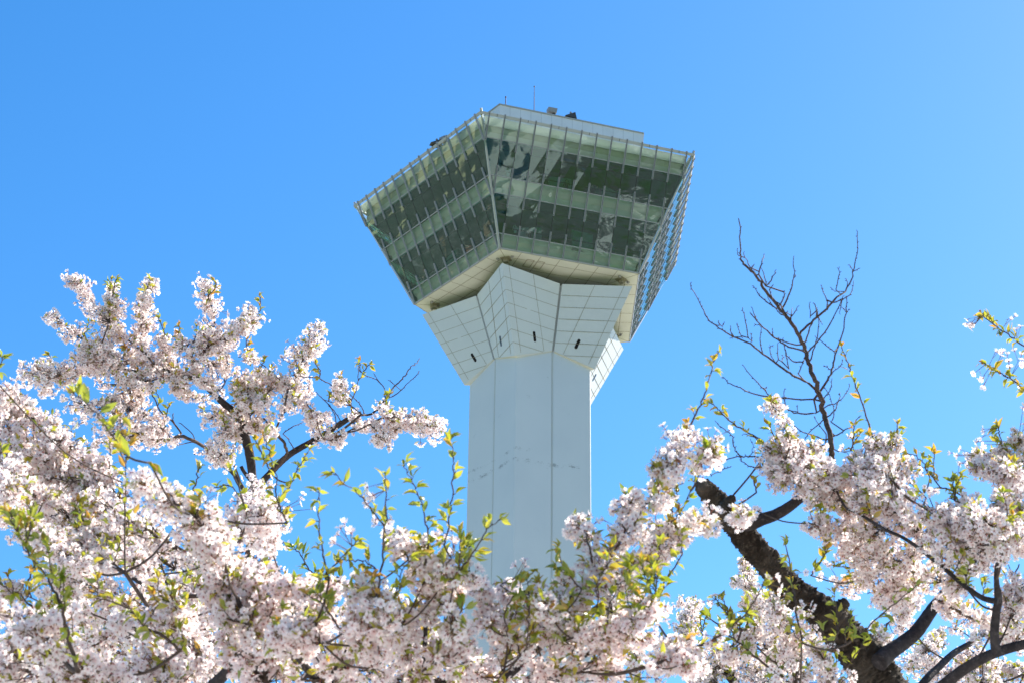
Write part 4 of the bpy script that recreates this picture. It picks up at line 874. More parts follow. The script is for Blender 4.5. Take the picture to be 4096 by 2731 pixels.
sh2(8.5, [(330, 1000, 6), (300, 930, 6), (270, 860, 5), (240, 800, 4)], 'B', tone=.5); sh2(9, [(0, 1500, 5), (10, 1460, 5), (0, 1430, 4)], 'A', tone=.4)
sh2(8.0, [(-60, 900, 6), (0, 800, 5), (20, 745, 4)], 'A', tone=.35)
b2(10.5, [(330, 1560, 8, 130), (230, 1400, 7, 150), (240, 1230, 6, 120), (260, 1140, 5, 90)], 'B'); b2(10.2, [(430, 1480, 6, 110), (380, 1350, 5, 90)], 'B', extra=[(480, 1280), (600, 1260), (590, 1300), (690, 1340)])

# --- foreground tree below the tower: leafy shoots and loose sprays
t3 = Tree('cherry tree low in front of the tower shaft with many upright leafy shoots')
t3.trunk('D', 7.2, [(1180, 2300, 100), (1200, 2100, 95), (1230, 1900, 88)], 18, .14)
t3.trunk('D', (7.2, 6.8), [(1200, 1950, 60), (760, 1750, 46), (540, 1568, 36), (430, 1430, 30), (350, 1340, 25), (230, 1200, 14)], 12, .1, M_barkS, 'branch', False)
t3.trunk('D', (7.2, 6.8), [(900, 1820, 36), (640, 1568, 21), (720, 1380, 13), (750, 1310, 10)], 10, .1, M_barkS, 'branch', False)
t3.trunk('D', (7.2, 6.8), [(1240, 1920, 60), (1330, 1600, 30), (1370, 1280, 20), (1380, 1000, 17), (1400, 880, 15), (1370, 760, 12), (1300, 660, 10), (1240, 600, 8)], 12, .1, M_barkS, 'branch', False)
t3.trunk('E', (7.2, 7.2), [(-730, 1920, 60), (0, 1680, 26), (360, 1520, 17), (540, 1430, 16), (700, 1330, 14), (750, 1270, 14), (880, 1185, 12), (930, 1150, 9)], 12, .1, M_barkS, 'branch', False)
t3.trunk('E', (7.3, 7.6), [(-300, 1780, 40), (200, 1400, 26), (450, 1130, 22), (570, 1010, 20), (750, 720, 18), (850, 620, 17), (970, 390, 14), (1100, 210, 13), (1180, 110, 11), (1250, 0, 10)], 12, .08, M_barkS, 'branch', False)
def b3(d, pts, c='D', **k): return t3.branch(c, d, pts, **{'leaf': .5, 'lsz': .042, 'cov': 1.15, 'dj': .16, **k})
b3(8.5, [(140, 460, 7, 80), (130, 330, 6, 140), (60, 230, 5, 130)], leaf=.15)
b3(7.2, [(200, 1250, 10, 150), (130, 1000, 8, 150), (90, 800, 6, 140), (60, 640, 5, 100)], pink=1); b3(7.2, [(60, 1568, 8, 150), (50, 1300, 7, 150)], pink=1)
b3(7.0, [(430, 1000, 8, 70), (450, 830, 7, 105), (620, 840, 6, 95), (700, 760, 5, 50)], pink=1, leaf=.35); b3(7.0, [(350, 860, 5, 90), (300, 780, 4, 60)], pink=1)
b3(6.7, [(350, 1340, 12, 170), (260, 1160, 10, 180)], pink=.5); b3(6.7, [(560, 1250, 9, 160), (480, 1100, 8, 140), (580, 1000, 6, 110)], pink=1)
b3(6.6, [(1150, 1150, 9, 120), (1040, 950, 8, 150), (880, 850, 7, 120), (800, 800, 6, 80)]); b3(6.6, [(980, 1450, 9, 170), (930, 1250, 8, 170), (860, 1100, 6, 130)], pink=1); b3(6.8, [(750, 1450, 8, 140), (680, 1300, 7, 110)], pink=1)
b3(6.8, [(1240, 600, 7, 70), (1180, 480, 6, 85), (1130, 420, 5, 50)]); b3(6.8, [(1370, 760, 7, 80), (1380, 600, 6, 115), (1340, 480, 5, 90), (1450, 420, 4, 45)], pink=.6)
b3(6.7, [(1400, 820, 8, 70), (1500, 720, 7, 120), (1560, 600, 5, 105), (1600, 560, 4, 60)], extra=[(1580, 370), (1625, 440), (1600, 480), (1660, 560)]); b3(6.7, [(1480, 840, 7, 90), (1620, 780, 6, 95), (1740, 710, 4, 45)], leaf=.4)
b3(6.8, [(1400, 900, 8, 90), (1540, 960, 7, 130), (1600, 1090, 6, 120), (1660, 1250, 5, 130)]); b3(6.9, [(1250, 1400, 8, 140), (1200, 1200, 7, 120), (1260, 1000, 6, 90)]); b3(6.9, [(1300, 1500, 8, 140), (1500, 1420, 7, 150), (1750, 1400, 6, 150)], pink=1)
b3(7.1, [(400, 1540, 8, 140), (750, 1530, 7, 140)], pink=1); b3(7.1, [(1100, 1540, 8, 140), (1500, 1540, 7, 150), (1900, 1520, 6, 150)], pink=1); b3(7.4, [(200, 1480, 7, 150), (420, 1300, 6, 120)], pink=1)
b3(7.3, [(1300, 1250, 6, 100), (1420, 1150, 5, 90), (1330, 880, 4, 70)], cov=1.1)
for x0, y0, x1, y1 in ((300, 1540, 150, 1250), (650, 1500, 500, 1150), (950, 1540, 820, 1200), (1250, 1540, 1100, 1250), (1600, 1560, 1450, 1250), (1850, 1560, 1700, 1300), (700, 1100, 560, 860), (1100, 1200, 1000, 900), (400, 1150, 300, 850)):
    b3(rnd.uniform(8.6, 9.6), [(x0, y0, 6, 130), ((x0+x1)/2, (y0+y1)/2, 5, 150), (x1, y1, 4, 110)], cov=.75)
for x0, y0, x1, y1 in ((100, 1540, 150, 1200), (450, 1540, 420, 1200), (800, 1540, 760, 1200), (1100, 1560, 1050, 1300), (600, 1250, 560, 1000), (900, 1200, 880, 950)):
    b3(rnd.uniform(8.8, 9.8), [(x0, y0, 6, 120), ((x0+x1)/2, (y0+y1)/2, 5, 140), (x1, y1, 4, 90)], 'E', cov=.7)
# E side
b3(7.3, [(760, 720, 10, 40), (710, 570, 8, 80), (680, 430, 7, 80), (640, 340, 5, 90), (590, 300, 4, 60)], 'E', leaf=.45, extra=[(570, 275), (755, 305), (700, 250)])
b3(7.3, [(850, 640, 10, 90), (750, 780, 8, 115), (620, 880, 7, 110), (470, 960, 6, 100)], 'E'); b3(7.4, [(850, 620, 8, 60), (930, 460, 7, 95), (1010, 320, 6, 95), (1030, 200, 5, 85), (1010, 130, 4, 50)], 'E', extra=[(880, 220), (1080, 60), (860, 350)])
b3(7.4, [(980, 400, 7, 70), (1080, 330, 6, 75), (1120, 420, 5, 80)], 'E'); b3(7.5, [(1130, 170, 7, 40), (1230, 130, 6, 60), (1310, 120, 5, 45)], 'E', leaf=.15); b3(7.6, [(1220, 40, 6, 30), (1340, 40, 5, 45), (1440, 0, 4, 45)], 'E')
b3((7.4, 8.0), [(850, 900, 14, 60), (980, 710, 12, 75), (1100, 600, 11, 70), (1240, 450, 10, 105), (1390, 370, 9, 110), (1550, 330, 8, 95), (1700, 320, 7, 78), (1800, 290, 6, 62), (1900, 260, 5, 50)], 'E', cov=1.5, extra=[(1620, 160), (1660, 210), (1600, 190)])
b3(7.6, [(1240, 480, 6, 80), (1260, 600, 5, 85), (1170, 590, 4, 60)], 'E', leaf=.15); b3(7.6, [(1450, 420, 6, 80), (1500, 280, 5, 60)], 'E'); b3(7.4, [(960, 760, 6, 60), (1020, 770, 5, 80), (1000, 830, 4, 60)], 'E')
b3(7.0, [(900, 1170, 9, 90), (1050, 1080, 8, 130), (1160, 990, 6, 110), (1220, 940, 5, 60)], 'E', pink=1); b3(7.0, [(850, 1330, 8, 130), (1030, 1230, 7, 120), (1120, 1170, 5, 80)], 'E', pink=1)
b3(7.1, [(300, 1300, 9, 140), (560, 1210, 8, 140), (820, 1130, 6, 110)], 'E', pink=1); b3(7.2, [(200, 1540, 8, 150), (500, 1500, 8, 150), (800, 1470, 7, 150), (1100, 1500, 5, 120)], 'E', pink=1)
b3(7.0, [(330, 1160, 7, 110), (420, 1000, 6, 120), (330, 960, 5, 90)], 'E', leaf=.5); b3(7.1, [(900, 1040, 5, 90), (830, 960, 5, 90)], 'E', leaf=.4); b3(7.1, [(30, 1480, 8, 130), (60, 1250, 7, 120), (20, 1050, 5, 90)], 'E', leaf=.6)
b3((7.2, 7.6), [(1180, 1430, 15, 60), (1330, 1370, 14, 110), (1450, 1320, 13, 115), (1600, 1260, 11, 80), (1740, 1190, 9, 20), (1850, 1110, 8, 0)], 'E', pink=.7); b3(7.3, [(1420, 1420, 6, 110), (1600, 1420, 5, 90), (1680, 1330, 4, 50)], 'E', pink=.7)
b3(7.2, [(80, 800, 5, 30), (30, 880, 5, 60)], 'E', leaf=.3, extra=[(130, 790), (150, 830), (180, 620), (200, 650), (290, 760)]); b3(7.2, [(450, 860, 5, 50), (530, 760, 4, 60)], 'E', leaf=.6)
def sh3(d, pts, c='D', **k): return t3.branch(c, d, [(p[0], p[1], p[2], 0) for p in pts], **{'cov': 0, 'node': .036, 'lsz': .036, 'dj': .05, 'tone': .48, **k})
sh3(6.6, [(620, 760, 9), (590, 640, 8), (570, 530, 7), (545, 400, 6), (540, 280, 5), (540, 150, 4), (545, 60, 3)])
sh3(6.5, [(1020, 760, 10), (1045, 520, 8), (1060, 330, 7), (1065, 130, 6), (1060, 0, 4), (1062, -60, 3)], extra=[(990, 320), (980, 280), (1100, 280), (920, 30), (980, 90), (940, 100)])
sh3(6.5, [(1050, 330, 7), (974, 231, 6), (884, 121, 5), (804, 41, 4), (724, -9, 4), (664, -79, 3)])
sh3(6.6, [(1400, 460, 8), (1394, 381, 7), (1364, 261, 6), (1344, 151, 5), (1304, 51, 5), (1254, -49, 4), (1204, -139, 3)])
sh3(6.6, [(1520, 480, 8), (1554, 341, 7), (1574, 191, 6), (1589, 31, 6), (1594, -139, 5), (1594, -239, 4), (1564, -349, 3)])
sh3(6.6, [(1620, 700, 7), (1680, 640, 7), (1760, 530, 6), (1850, 380, 5), (1960, 280, 3)])
sh3(6.6, [(590, 750, 7), (680, 620, 6), (770, 530, 5), (840, 450, 4)], extra=[(710, 350), (795, 390), (660, 470), (690, 400)]); sh3(6.6, [(1000, 680, 7), (900, 620, 6), (780, 600, 5), (720, 600, 4)])
sh3(6.5, [(720, 1180, 10), (640, 1040, 9), (560, 930, 7), (440, 870, 4)], lsz=.04); sh3(9.5, [(740, 760, 8), (560, 720, 7), (470, 680, 6), (400, 560, 5), (330, 500, 4)], tone=.08, lsz=.05, node=.03)
sh3(6.9, [(210, 1290, 8), (222, 1100, 7), (230, 930, 6), (225, 800, 4), (205, 740, 3)], 'E', tone=.6); sh3(7.0, [(0, 800, 5), (80, 755, 5), (160, 735, 4), (260, 700, 3)], 'E'); sh3(6.9, [(60, 1200, 7), (40, 1020, 6), (100, 900, 5), (180, 860, 4)], 'E', tone=.6)
sh3(7, [(560, 1150, 7), (540, 1020, 6), (530, 930, 5), (560, 880, 4)], 'E', tone=.5); sh3(7, [(380, 1000, 6), (330, 880, 5), (290, 870, 4)], 'E', tone=.6); sh3(7, [(640, 830, 6), (560, 740, 5), (470, 680, 4), (430, 650, 3)], 'E', tone=.3)
sh3(7, [(150, 1360, 6), (140, 1250, 6), (110, 1130, 5), (130, 1000, 4)], 'E', tone=.45); sh3(7, [(840, 1100, 6), (860, 960, 6), (910, 850, 5), (960, 780, 4), (1000, 650, 3)], 'E', tone=.4); sh3(7, [(680, 1080, 6), (740, 1010, 5), (790, 950, 4)], 'E', tone=.4)
sh3(7.4, [(1150, 960, 8), (1260, 860, 8), (1310, 740, 7), (1400, 600, 6), (1430, 500, 5), (1400, 410, 4)], 'E', tone=.55); sh3(7.6, [(1310, 340, 6), (1380, 270, 6), (1440, 170, 5), (1510, 20, 4), (1530, -60, 3)], 'E')
sh3(7.2, [(1740, 1100, 6), (1600, 1120, 4), (1500, 1090, 3)][::-1], 'D', tone=.5)
sh3(7.5, [(0, 1365, 10), (250, 1270, 9), (380, 1190, 7), (500, 1080, 6), (580, 960, 5), (630, 850, 4)], 'G', extra=[(710, 815), (750, 885), (735, 920), (600, 870)], lsz=.04)
b3(7.5, [(57, 1614, 8, 60), (110, 1500, 7, 85), (190, 1400, 7, 75), (240, 1270, 6, 0), (300, 1150, 5, 0), (340, 1030, 4, 0), (375, 900, 4, 0), (412, 830, 3, 0)], 'F', node=.05, lsz=.03, tone=.7, endcap=False, extra=[(265, 1330), (75, 1270), (90, 1290)])
b3(7.6, [(300, 1530, 5, 30), (340, 1430, 5, 62), (360, 1370, 4, 50)], 'F', leaf=.5, extra=[(345, 1290), (400, 1300), (430, 1415), (410, 1480)])
sh3(7.6, [(290, 1570, 5), (300, 1480, 5), (290, 1420, 4)], 'F')

# --- tree at the right: thick leaning trunk, bare limb above, flowering boughs
t4 = Tree('cherry tree with thick dark leaning sawn off trunk and a bare branch above it')
t4.trunk('G', (10.2, 9.6), [(1560, 2100, 200), (1520, 1800, 190), (1450, 1568, 172), (1350, 1390, 150), (1230, 1260, 130), (1085, 1100, 124), (945, 985, 98), (800, 885, 106), (655, 705, 86), (545, 585, 92), (430, 430, 88), (320, 300, 80), (235, 205, 66), (205, 175, 58), (195, 168, 20)], 56, .30)
t4.trunk('G', 9.62, [(350, 330, 60), (395, 270, 38), (412, 238, 24), (416, 228, 8)], 20, .30, name='knot', to_ground=False)
t4.trunk('G', 10.0, [(1110, 1100, 80), (1185, 1020, 52), (1222, 985, 34), (1230, 978, 10)], 22, .30, name='knot', to_ground=False)
t4.trunk('G', 9.85, [(640, 690, 70), (715, 655, 48), (740, 645, 20)], 20, .30, name='knot', to_ground=False)
t4.trunk('G', (9.7, 9.8), [(450, 440, 52), (540, 430, 50), (620, 400, 45), (710, 370, 41), (800, 320, 38), (900, 245, 33), (1000, 160, 29), (1070, 70, 33), (1130, 10, 37)], 14, .07, M_barkS, 'branch', False)
t4.trunk('H', (9.9, 10.4), [(560, 1420, 66), (640, 1345, 58), (720, 1290, 54), (830, 1200, 50), (930, 1060, 45), (1000, 970, 41), (1100, 860, 35), (1230, 740, 29), (1310, 640, 20)], 16, .07, M_barkS, 'branch', False)
t4.trunk('H', (10.6, 11.4), [(640, 1900, 50), (850, 1600, 31), (1000, 1440, 26), (1100, 1350, 23), (1210, 1285, 20)], 12, .07, M_barkS, 'branch', False)
t4.trunk('H', (9.6, 8.8), [(650, 2000, 70), (820, 1760, 50), (1000, 1600, 42), (1150, 1480, 40), (1300, 1390, 38), (1450, 1330, 37), (1600, 1290, 35), (1800, 1240, 30)], 14, .07, M_barkS, 'branch', False)
t4.trunk('H', (8.95, 8.7), [(1395, 1360, 36), (1385, 1200, 33), (1400, 1050, 30), (1412, 970, 30), (1400, 850, 20), (1400, 740, 15), (1430, 630, 11), (1460, 540, 8)], 12, .07, M_barkS, 'branch', False)
t4.trunk('H', (8.75, 9.1), [(1405, 985, 24), (1300, 960, 20), (1180, 880, 18), (1060, 780, 16), (940, 680, 15), (850, 610, 14), (740, 535, 13), (600, 470, 12), (500, 410, 11), (420, 360, 10), (340, 330, 8)], 12, .07, M_barkS, 'branch', False)
def b4(d, pts, c='H', **k): return t4.branch(c, d, pts, **{'leaf': .42, 'cov': 1.3, 'dj': .15, **k})
T_ = [[(890, 720, 8), (960, 660, 7), (1040, 590, 7), (1100, 530, 6), (1180, 450, 5), (1215, 360, 4), (1235, 250, 3), (1240, 120, 2.5)], [(1060, 545, 4), (1045, 500, 3), (1020, 435, 2)], [(1105, 475, 3), (1125, 400, 3), (1130, 330, 2)], [(1105, 475, 2.5), (1085, 455, 2)], [(1180, 440, 3), (1175, 400, 2)], [(1215, 350, 3), (1190, 315, 2)], [(1220, 350, 3), (1250, 335, 2)], [(1080, 540, 5), (1150, 520, 4), (1200, 480, 3), (1215, 410, 2)], [(1150, 520, 3), (1130, 600, 2)],
      [(970, 1030, 8), (870, 980, 7), (800, 930, 7), (700, 860, 6), (600, 785, 5.5), (500, 740, 5), (410, 690, 4), (340, 630, 4), (300, 540, 3), (250, 460, 2.5), (243, 420, 2)], [(480, 725, 3), (480, 680, 2)], [(410, 685, 2.5), (405, 650, 2)], [(425, 690, 2.5), (445, 655, 2)], [(545, 750, 3), (535, 710, 2.5), (518, 670, 2)], [(590, 775, 4), (570, 650, 3), (550, 575, 2)], [(615, 785, 3), (600, 720, 2)], [(655, 825, 4), (665, 690, 2)], [(725, 870, 3), (715, 810, 2.5), (735, 788, 2)], [(770, 905, 4), (760, 780, 2)], [(785, 900, 3), (795, 850, 2)], [(830, 945, 4), (812, 850, 3), (805, 800, 2)], [(880, 980, 4), (910, 900, 3), (930, 860, 2)], [(500, 745, 2.5), (485, 750, 2)],
      [(930, 830, 6), (830, 800, 5), (740, 745, 5), (660, 670, 4), (600, 605, 3)], [(660, 670, 2.5), (628, 672, 2)], [(640, 650, 3), (610, 575, 2)], [(735, 740, 3), (730, 700, 2)], [(895, 790, 5), (800, 770, 4), (760, 750, 3)], [(920, 890, 5), (860, 890, 4), (820, 850, 3), (790, 760, 2)],
      [(1000, 1115, 6), (870, 1112, 5), (700, 1095, 4.5), (600, 1075, 4), (540, 1045, 3.5), (470, 1015, 3), (440, 980, 2)], [(710, 1095, 4), (680, 1050, 3.5), (620, 990, 3), (550, 905, 2)], [(685, 1060, 2.5), (690, 1045, 2)], [(800, 1110, 3), (803, 1050, 2)], [(1020, 1190, 6), (900, 1200, 5), (830, 1180, 4), (800, 1110, 3)], [(885, 1200, 3), (880, 1145, 2)],
      [(1010, 1070, 8), (1060, 1000, 7), (1090, 920, 6), (1110, 830, 5), (1150, 720, 4), (1170, 600, 3.5), (1175, 500, 2.5)], [(1172, 600, 2.5), (1150, 568, 2)], [(1172, 600, 2.5), (1185, 585, 2)], [(1110, 840, 4), (1050, 790, 3), (990, 745, 2)], [(1080, 940, 3), (1040, 910, 2)], [(1085, 945, 3), (1130, 925, 2.5), (1150, 880, 2)],
      [(930, 850, 6), (1000, 770, 5), (1080, 660, 4), (1130, 560, 3), (1150, 500, 2)], [(925, 790, 5), (955, 690, 4), (1000, 610, 3), (980, 540, 2)], [(955, 890, 5), (985, 800, 4), (1010, 690, 3), (1000, 600, 2)], [(780, 590, 7), (830, 500, 5), (860, 380, 3), (855, 275, 2.5)], [(858, 395, 3), (870, 375, 2)], [(775, 560, 5), (800, 500, 4), (795, 472, 2)],
      [(690, 445, 5), (720, 410, 4), (750, 355, 2.5)], [(650, 390, 5), (660, 310, 4), (680, 260, 2.5)], [(600, 340, 4), (622, 312, 2.5)], [(640, 395, 4), (590, 310, 3), (555, 240, 2)], [(740, 540, 4), (715, 470, 3), (730, 440, 2)], [(700, 445, 4), (670, 335, 2)], [(840, 640, 4), (850, 570, 2)], [(840, 640, 4), (880, 565, 2)], [(810, 600, 3), (825, 590, 2)], [(770, 580, 5), (700, 540, 4), (650, 490, 3), (620, 440, 2)], [(530, 270, 3), (520, 225, 2)], [(800, 620, 4), (750, 580, 3), (700, 510, 2)],
      [(960, 650, 4), (955, 540, 2)], [(1000, 620, 4), (980, 540, 2)], [(1005, 620, 3), (1025, 665, 2)], [(1090, 1340, 5), (1160, 1300, 4), (1210, 1270, 3), (1250, 1210, 2)], [(1060, 1220, 5), (1100, 1180, 4), (1130, 1110, 3), (1135, 1070, 2)], [(1050, 1150, 4), (1120, 1130, 3), (1170, 1080, 2.5), (1195, 1025, 2)], [(1030, 1110, 4), (1075, 1060, 3), (1085, 1000, 2)], [(1080, 1260, 4), (1100, 1200, 3), (1080, 1110, 2), (1040, 1040, 2)],
      [(1070, 1360, 5), (980, 1330, 4), (900, 1300, 3.5), (850, 1260, 2)], [(1060, 1385, 5), (1000, 1390, 4), (930, 1370, 3)], [(1035, 1240, 4), (950, 1310, 3), (920, 1360, 2)], [(1060, 1330, 4), (1020, 1280, 3), (980, 1225, 2)], [(1075, 1405, 5), (1140, 1425, 3), (1200, 1420, 2)]]
b4((9.9, 10.2), [(1095, 1525, 22, 0), (1085, 1480, 18, 0), (1080, 1400, 17, 0), (1070, 1300, 16, 0), (1040, 1200, 16, 0), (1010, 1080, 15, 0), (980, 980, 14, 0), (950, 900, 13, 0), (925, 820, 13, 0), (890, 730, 12, 0), (830, 640, 11, 0), (770, 570, 10, 0), (700, 480, 9, 0), (650, 400, 8, 0), (570, 320, 7, 0), (540, 270, 5, 0), (540, 180, 4, 0), (530, 40, 3, 0)], 'F', cov=0, bare=True, twigs=T_, dj=.03, leaf=0)
b4(9.6, [(720, 1400, 5, 0), (690, 1452, 5, 0), (600, 1455, 4, 0), (540, 1450, 4, 0), (500, 1390, 4, 0), (490, 1330, 3, 0), (440, 1290, 3, 0), (395, 1250, 2, 0)], 'F', cov=0, bare=True, leaf=0, dj=.02, twigs=[[(540, 1450, 4), (450, 1475, 3.5), (380, 1510, 3), (340, 1560, 2)], [(690, 1520, 4), (620, 1520, 3.5), (560, 1490, 3), (540, 1450, 2.5)], [(350, 1568, 3), (430, 1535, 3), (485, 1515, 2)], [(700, 1400, 4), (620, 1340, 3), (560, 1320, 2)], [(600, 1455, 3), (615, 1400, 2), (600, 1350, 2)]])
# flowering masses
b4(9.5, [(1150, 200, 9, 110), (1000, 180, 8, 120), (850, 120, 7, 110), (740, 40, 5, 90)], 'G', cov=1.6)
b4(9.4, [(420, 360, 8, 100), (250, 200, 7, 140), (100, 60, 6, 135)]); b4(9.3, [(500, 330, 8, 110), (450, 150, 7, 135), (420, 0, 6, 120)]); b4(9.3, [(700, 330, 7, 110), (650, 180, 6, 125), (680, 50, 5, 95)])
b4(9.2, [(900, 560, 8, 120), (740, 400, 8, 130), (550, 280, 7, 120), (350, 260, 6, 100)]); b4(9.3, [(600, 480, 8, 110), (450, 520, 7, 140), (280, 480, 6, 125), (130, 450, 5, 85), (60, 420, 4, 40)], leaf=.3, extra=[(50, 320), (80, 395)])
b4(9.4, [(850, 620, 7, 110), (720, 700, 7, 140), (540, 660, 6, 130), (400, 600, 5, 80), (290, 620, 4, 45)]); b4(9.5, [(900, 820, 7, 110), (700, 830, 6, 110), (520, 800, 5, 90), (430, 860, 4, 70), (300, 880, 4, 42)], extra=[(210, 730), (260, 700), (230, 830), (160, 800), (250, 830)])
b4(9.6, [(820, 900, 6, 100), (620, 910, 5, 80), (480, 930, 4, 60)]); b4(9.0, [(1200, 600, 8, 130), (1050, 430, 7, 155), (850, 300, 6, 130)]); b4(9.1, [(1180, 450, 7, 130), (1150, 300, 6, 125), (1060, 250, 5, 80)])
b4(8.8, [(1440, 640, 8, 90), (1300, 560, 7, 130), (1100, 600, 6, 130), (960, 560, 5, 110)]); b4(8.8, [(1600, 600, 7, 110), (1480, 500, 6, 130), (1300, 420, 5, 120), (1200, 400, 5, 100)])
b4(9.2, [(1600, 420, 7, 140), (1480, 280, 6, 150), (1350, 300, 5, 110)]); b4(9.4, [(1600, 200, 6, 140), (1500, 110, 5, 130), (1420, 60, 4, 80), (1300, 30, 3, 50), (1260, 30, 3, 30)], leaf=.4)
b4(9.2, [(1180, 880, 7, 60), (1060, 850, 6, 100), (950, 820, 5, 110)]); b4(9.6, [(1380, 1180, 7, 60), (1250, 1120, 6, 100), (1120, 1060, 5, 95), (1030, 1000, 4, 70)]); b4(9.4, [(1500, 1100, 7, 110), (1500, 900, 6, 130), (1560, 720, 5, 120)])
b4(9.6, [(1580, 1300, 6, 70), (1520, 1200, 5, 80), (1420, 1250, 4, 40)]); b4(11, [(760, 1130, 6, 80), (650, 1120, 5, 80), (560, 1250, 4, 60)]); b4(11, [(800, 1000, 6, 90), (680, 1020, 5, 80), (590, 1000, 4, 40)])
b4(9.6, [(1080, 1540, 7, 60), (950, 1510, 6, 85), (830, 1480, 5, 90), (710, 1430, 4, 85)], 'F', cov=1.6); b4(9.6, [(880, 1430, 5, 60), (840, 1370, 4, 45)], 'F', extra=[(905, 1370), (975, 1400)]); b4(9.6, [(990, 1450, 4, 50), (1000, 1420, 3, 40)], 'F')
b4(9.3, [(1220, 1560, 7, 75), (1300, 1440, 6, 100), (1400, 1430, 5, 100), (1440, 1380, 4, 60)], 'F', leaf=.35, cov=1.5, extra=[(1200, 1340), (1290, 1350), (1360, 1325), (1430, 1350), (1150, 1400), (1180, 1460)])
b4(8.9, [(1450, 1600, 8, 150), (1330, 1540, 7, 130)], 'F', join=True)
# boughs in front of and below the trunk
b4(9.3, [(860, 1600, 10, 150), (840, 1280, 8, 150), (760, 1100, 6, 120), (690, 1010, 5, 75)], 'G'); b4(9.3, [(1160, 1600, 9, 90), (1060, 1400, 8, 110), (950, 1220, 6, 90)], 'G'); b4(9.8, [(900, 1560, 8, 130), (720, 1380, 7, 160), (560, 1230, 6, 120), (470, 1180, 5, 70)], 'G')
b4(9.8, [(560, 1280, 6, 90), (440, 1300, 5, 80), (380, 1380, 4, 70)], 'G', cov=1.2)
def sh4(d, pts, c='H', **k): return t4.branch(c, d, [(p[0], p[1], p[2], 0) for p in pts], **{'cov': 0, 'node': .036, 'lsz': .036, 'dj': .05, 'tone': .48, **k})
sh4(8.4, [(900, 1280, 8), (860, 1000, 7), (830, 850, 6), (810, 680, 5), (785, 560, 3)], 'G', extra=[(900, 1000), (965, 1000), (930, 780)]); sh4(9.6, [(800, 1560, 9), (700, 1480, 9), (560, 1370, 8), (420, 1250, 6), (330, 1200, 4)], 'G', tone=.2, lsz=.045)
sh4(9.6, [(470, 1200, 7), (400, 1120, 6), (340, 1030, 5), (290, 960, 4)], 'G', tone=.5, extra=[(205, 990), (240, 990), (275, 945), (260, 1000)]); sh4(9.8, [(420, 1260, 7), (300, 1150, 6), (220, 1090, 4)], 'G', tone=.03, lsz=.055)
sh4(8.5, [(330, 1290, 7), (480, 1170, 6), (600, 1060, 5), (700, 980, 4), (830, 870, 3)], tone=.4, lsz=.042); sh4(9.4, [(1200, 280, 6), (1100, 200, 6), (1000, 170, 5), (920, 60, 4), (860, 20, 3)], extra=[(830, 80), (785, 120), (870, 75), (1150, 170), (1135, 10)])
sh4(9.5, [(900, 250, 5), (820, 170, 5), (720, 110, 4)], tone=.5); sh4(9.5, [(330, 260, 5), (180, 300, 4), (90, 340, 3)][::1], tone=.4); sh4(9.5, [(75, 800, 5), (130, 730, 5), (180, 650, 4), (205, 570, 3)], tone=.35)
sh4(9.6, [(430, 760, 5), (330, 740, 4), (250, 735, 3)], tone=.5); sh4(9.4, [(1370, 1420, 7), (1350, 1390, 6), (1290, 1210, 5), (1240, 1070, 4), (1200, 950, 4), (1170, 870, 3), (1145, 800, 3)], 'F', tone=.6)
sh4(9.5, [(730, 1420, 6), (700, 1390, 6), (620, 1330, 5), (520, 1270, 5), (440, 1210, 4), (400, 1160, 3), (350, 1130, 3)], 'F', tone=.6)
b4(9.5, [(840, 1380, 5, 30), (815, 1320, 5, 20), (790, 1240, 4, 20), (745, 1170, 3, 30), (725, 1130, 3, 30)], 'F', node=.045, tone=.55, extra=[(705, 1175), (765, 1260), (800, 1205), (850, 1350)])
sh4(9.4, [(460, 1590, 5), (420, 1500, 5), (380, 1440, 4), (330, 1400, 4), (270, 1380, 3)], 'I', tone=.55); sh4(9.5, [(580, 210, 6), (500, 330, 6), (560, 120, 5)][::2], 'G', tone=.6)
sh4(8.8, [(1120, 1300, 6), (1160, 1210, 5), (1150, 1160, 4)], 'G', tone=.6); sh4(9.2, [(1250, 1420, 6), (1310, 1330, 5), (1350, 1260, 4)], 'G', tone=.3)
b4(9.5, [(560, 330, 5, 30), (480, 400, 5, 50), (420, 360, 4, 45)], 'G', leaf=.3, extra=[(490, 265), (440, 310)])

# --- sprays entering from the right edge
t5 = Tree('cherry tree beyond the right edge sending in thin leafy sprays with single flowers')
t5.trunk('I', (10.6, 10.0), [(3100, 3400, 220), (2900, 2900, 190), (2500, 2400, 150), (2100, 1900, 90), (1750, 1500, 50), (1500, 1000, 26)], 14, .15)
def sh5(pts, **k): return t5.branch('I', 9.7, [(p[0], p[1], p[2], p[3] if len(p) > 3 else 0) for p in pts], **{'cov': 1.3, 'node': .021, 'lsz': .042, 'dj': .05, 'tone': .62, 'leaf': .3, **k})
sh5([(1500, 700, 8), (1246, 490, 7), (1150, 420, 6), (1080, 370, 6), (980, 300, 5), (910, 240, 4), (880, 215, 3)], extra=[(775, 272), (800, 320), (765, 310), (830, 305), (1122, 265), (1185, 348), (805, 345)])
sh5([(1500, 950, 8), (1246, 840, 7), (1150, 770, 6), (1040, 710, 5), (980, 670, 4), (900, 630, 3)], extra=[(826, 715), (882, 768), (910, 812), (1010, 535), (1072, 530), (1068, 572), (1120, 612), (1130, 665), (1230, 605), (1225, 560)])
sh5([(1500, 1450, 8, 100), (1246, 1430, 7, 110), (1100, 1420, 6, 100), (950, 1390, 5, 75), (850, 1400, 4, 60)], extra=[(715, 1350), (690, 1405), (775, 1425), (712, 1470), (680, 1400)])
sh5([(1100, 1420, 6), (1060, 1330, 5), (1040, 1220, 5), (1030, 1150, 4)], extra=[(905, 1180), (860, 1280), (895, 1250), (910, 1310)]); sh5([(1450, 1300, 6, 70), (1300, 1290, 5, 80), (1180, 1270, 4, 50)], extra=[(1240, 1140), (1240, 990)])
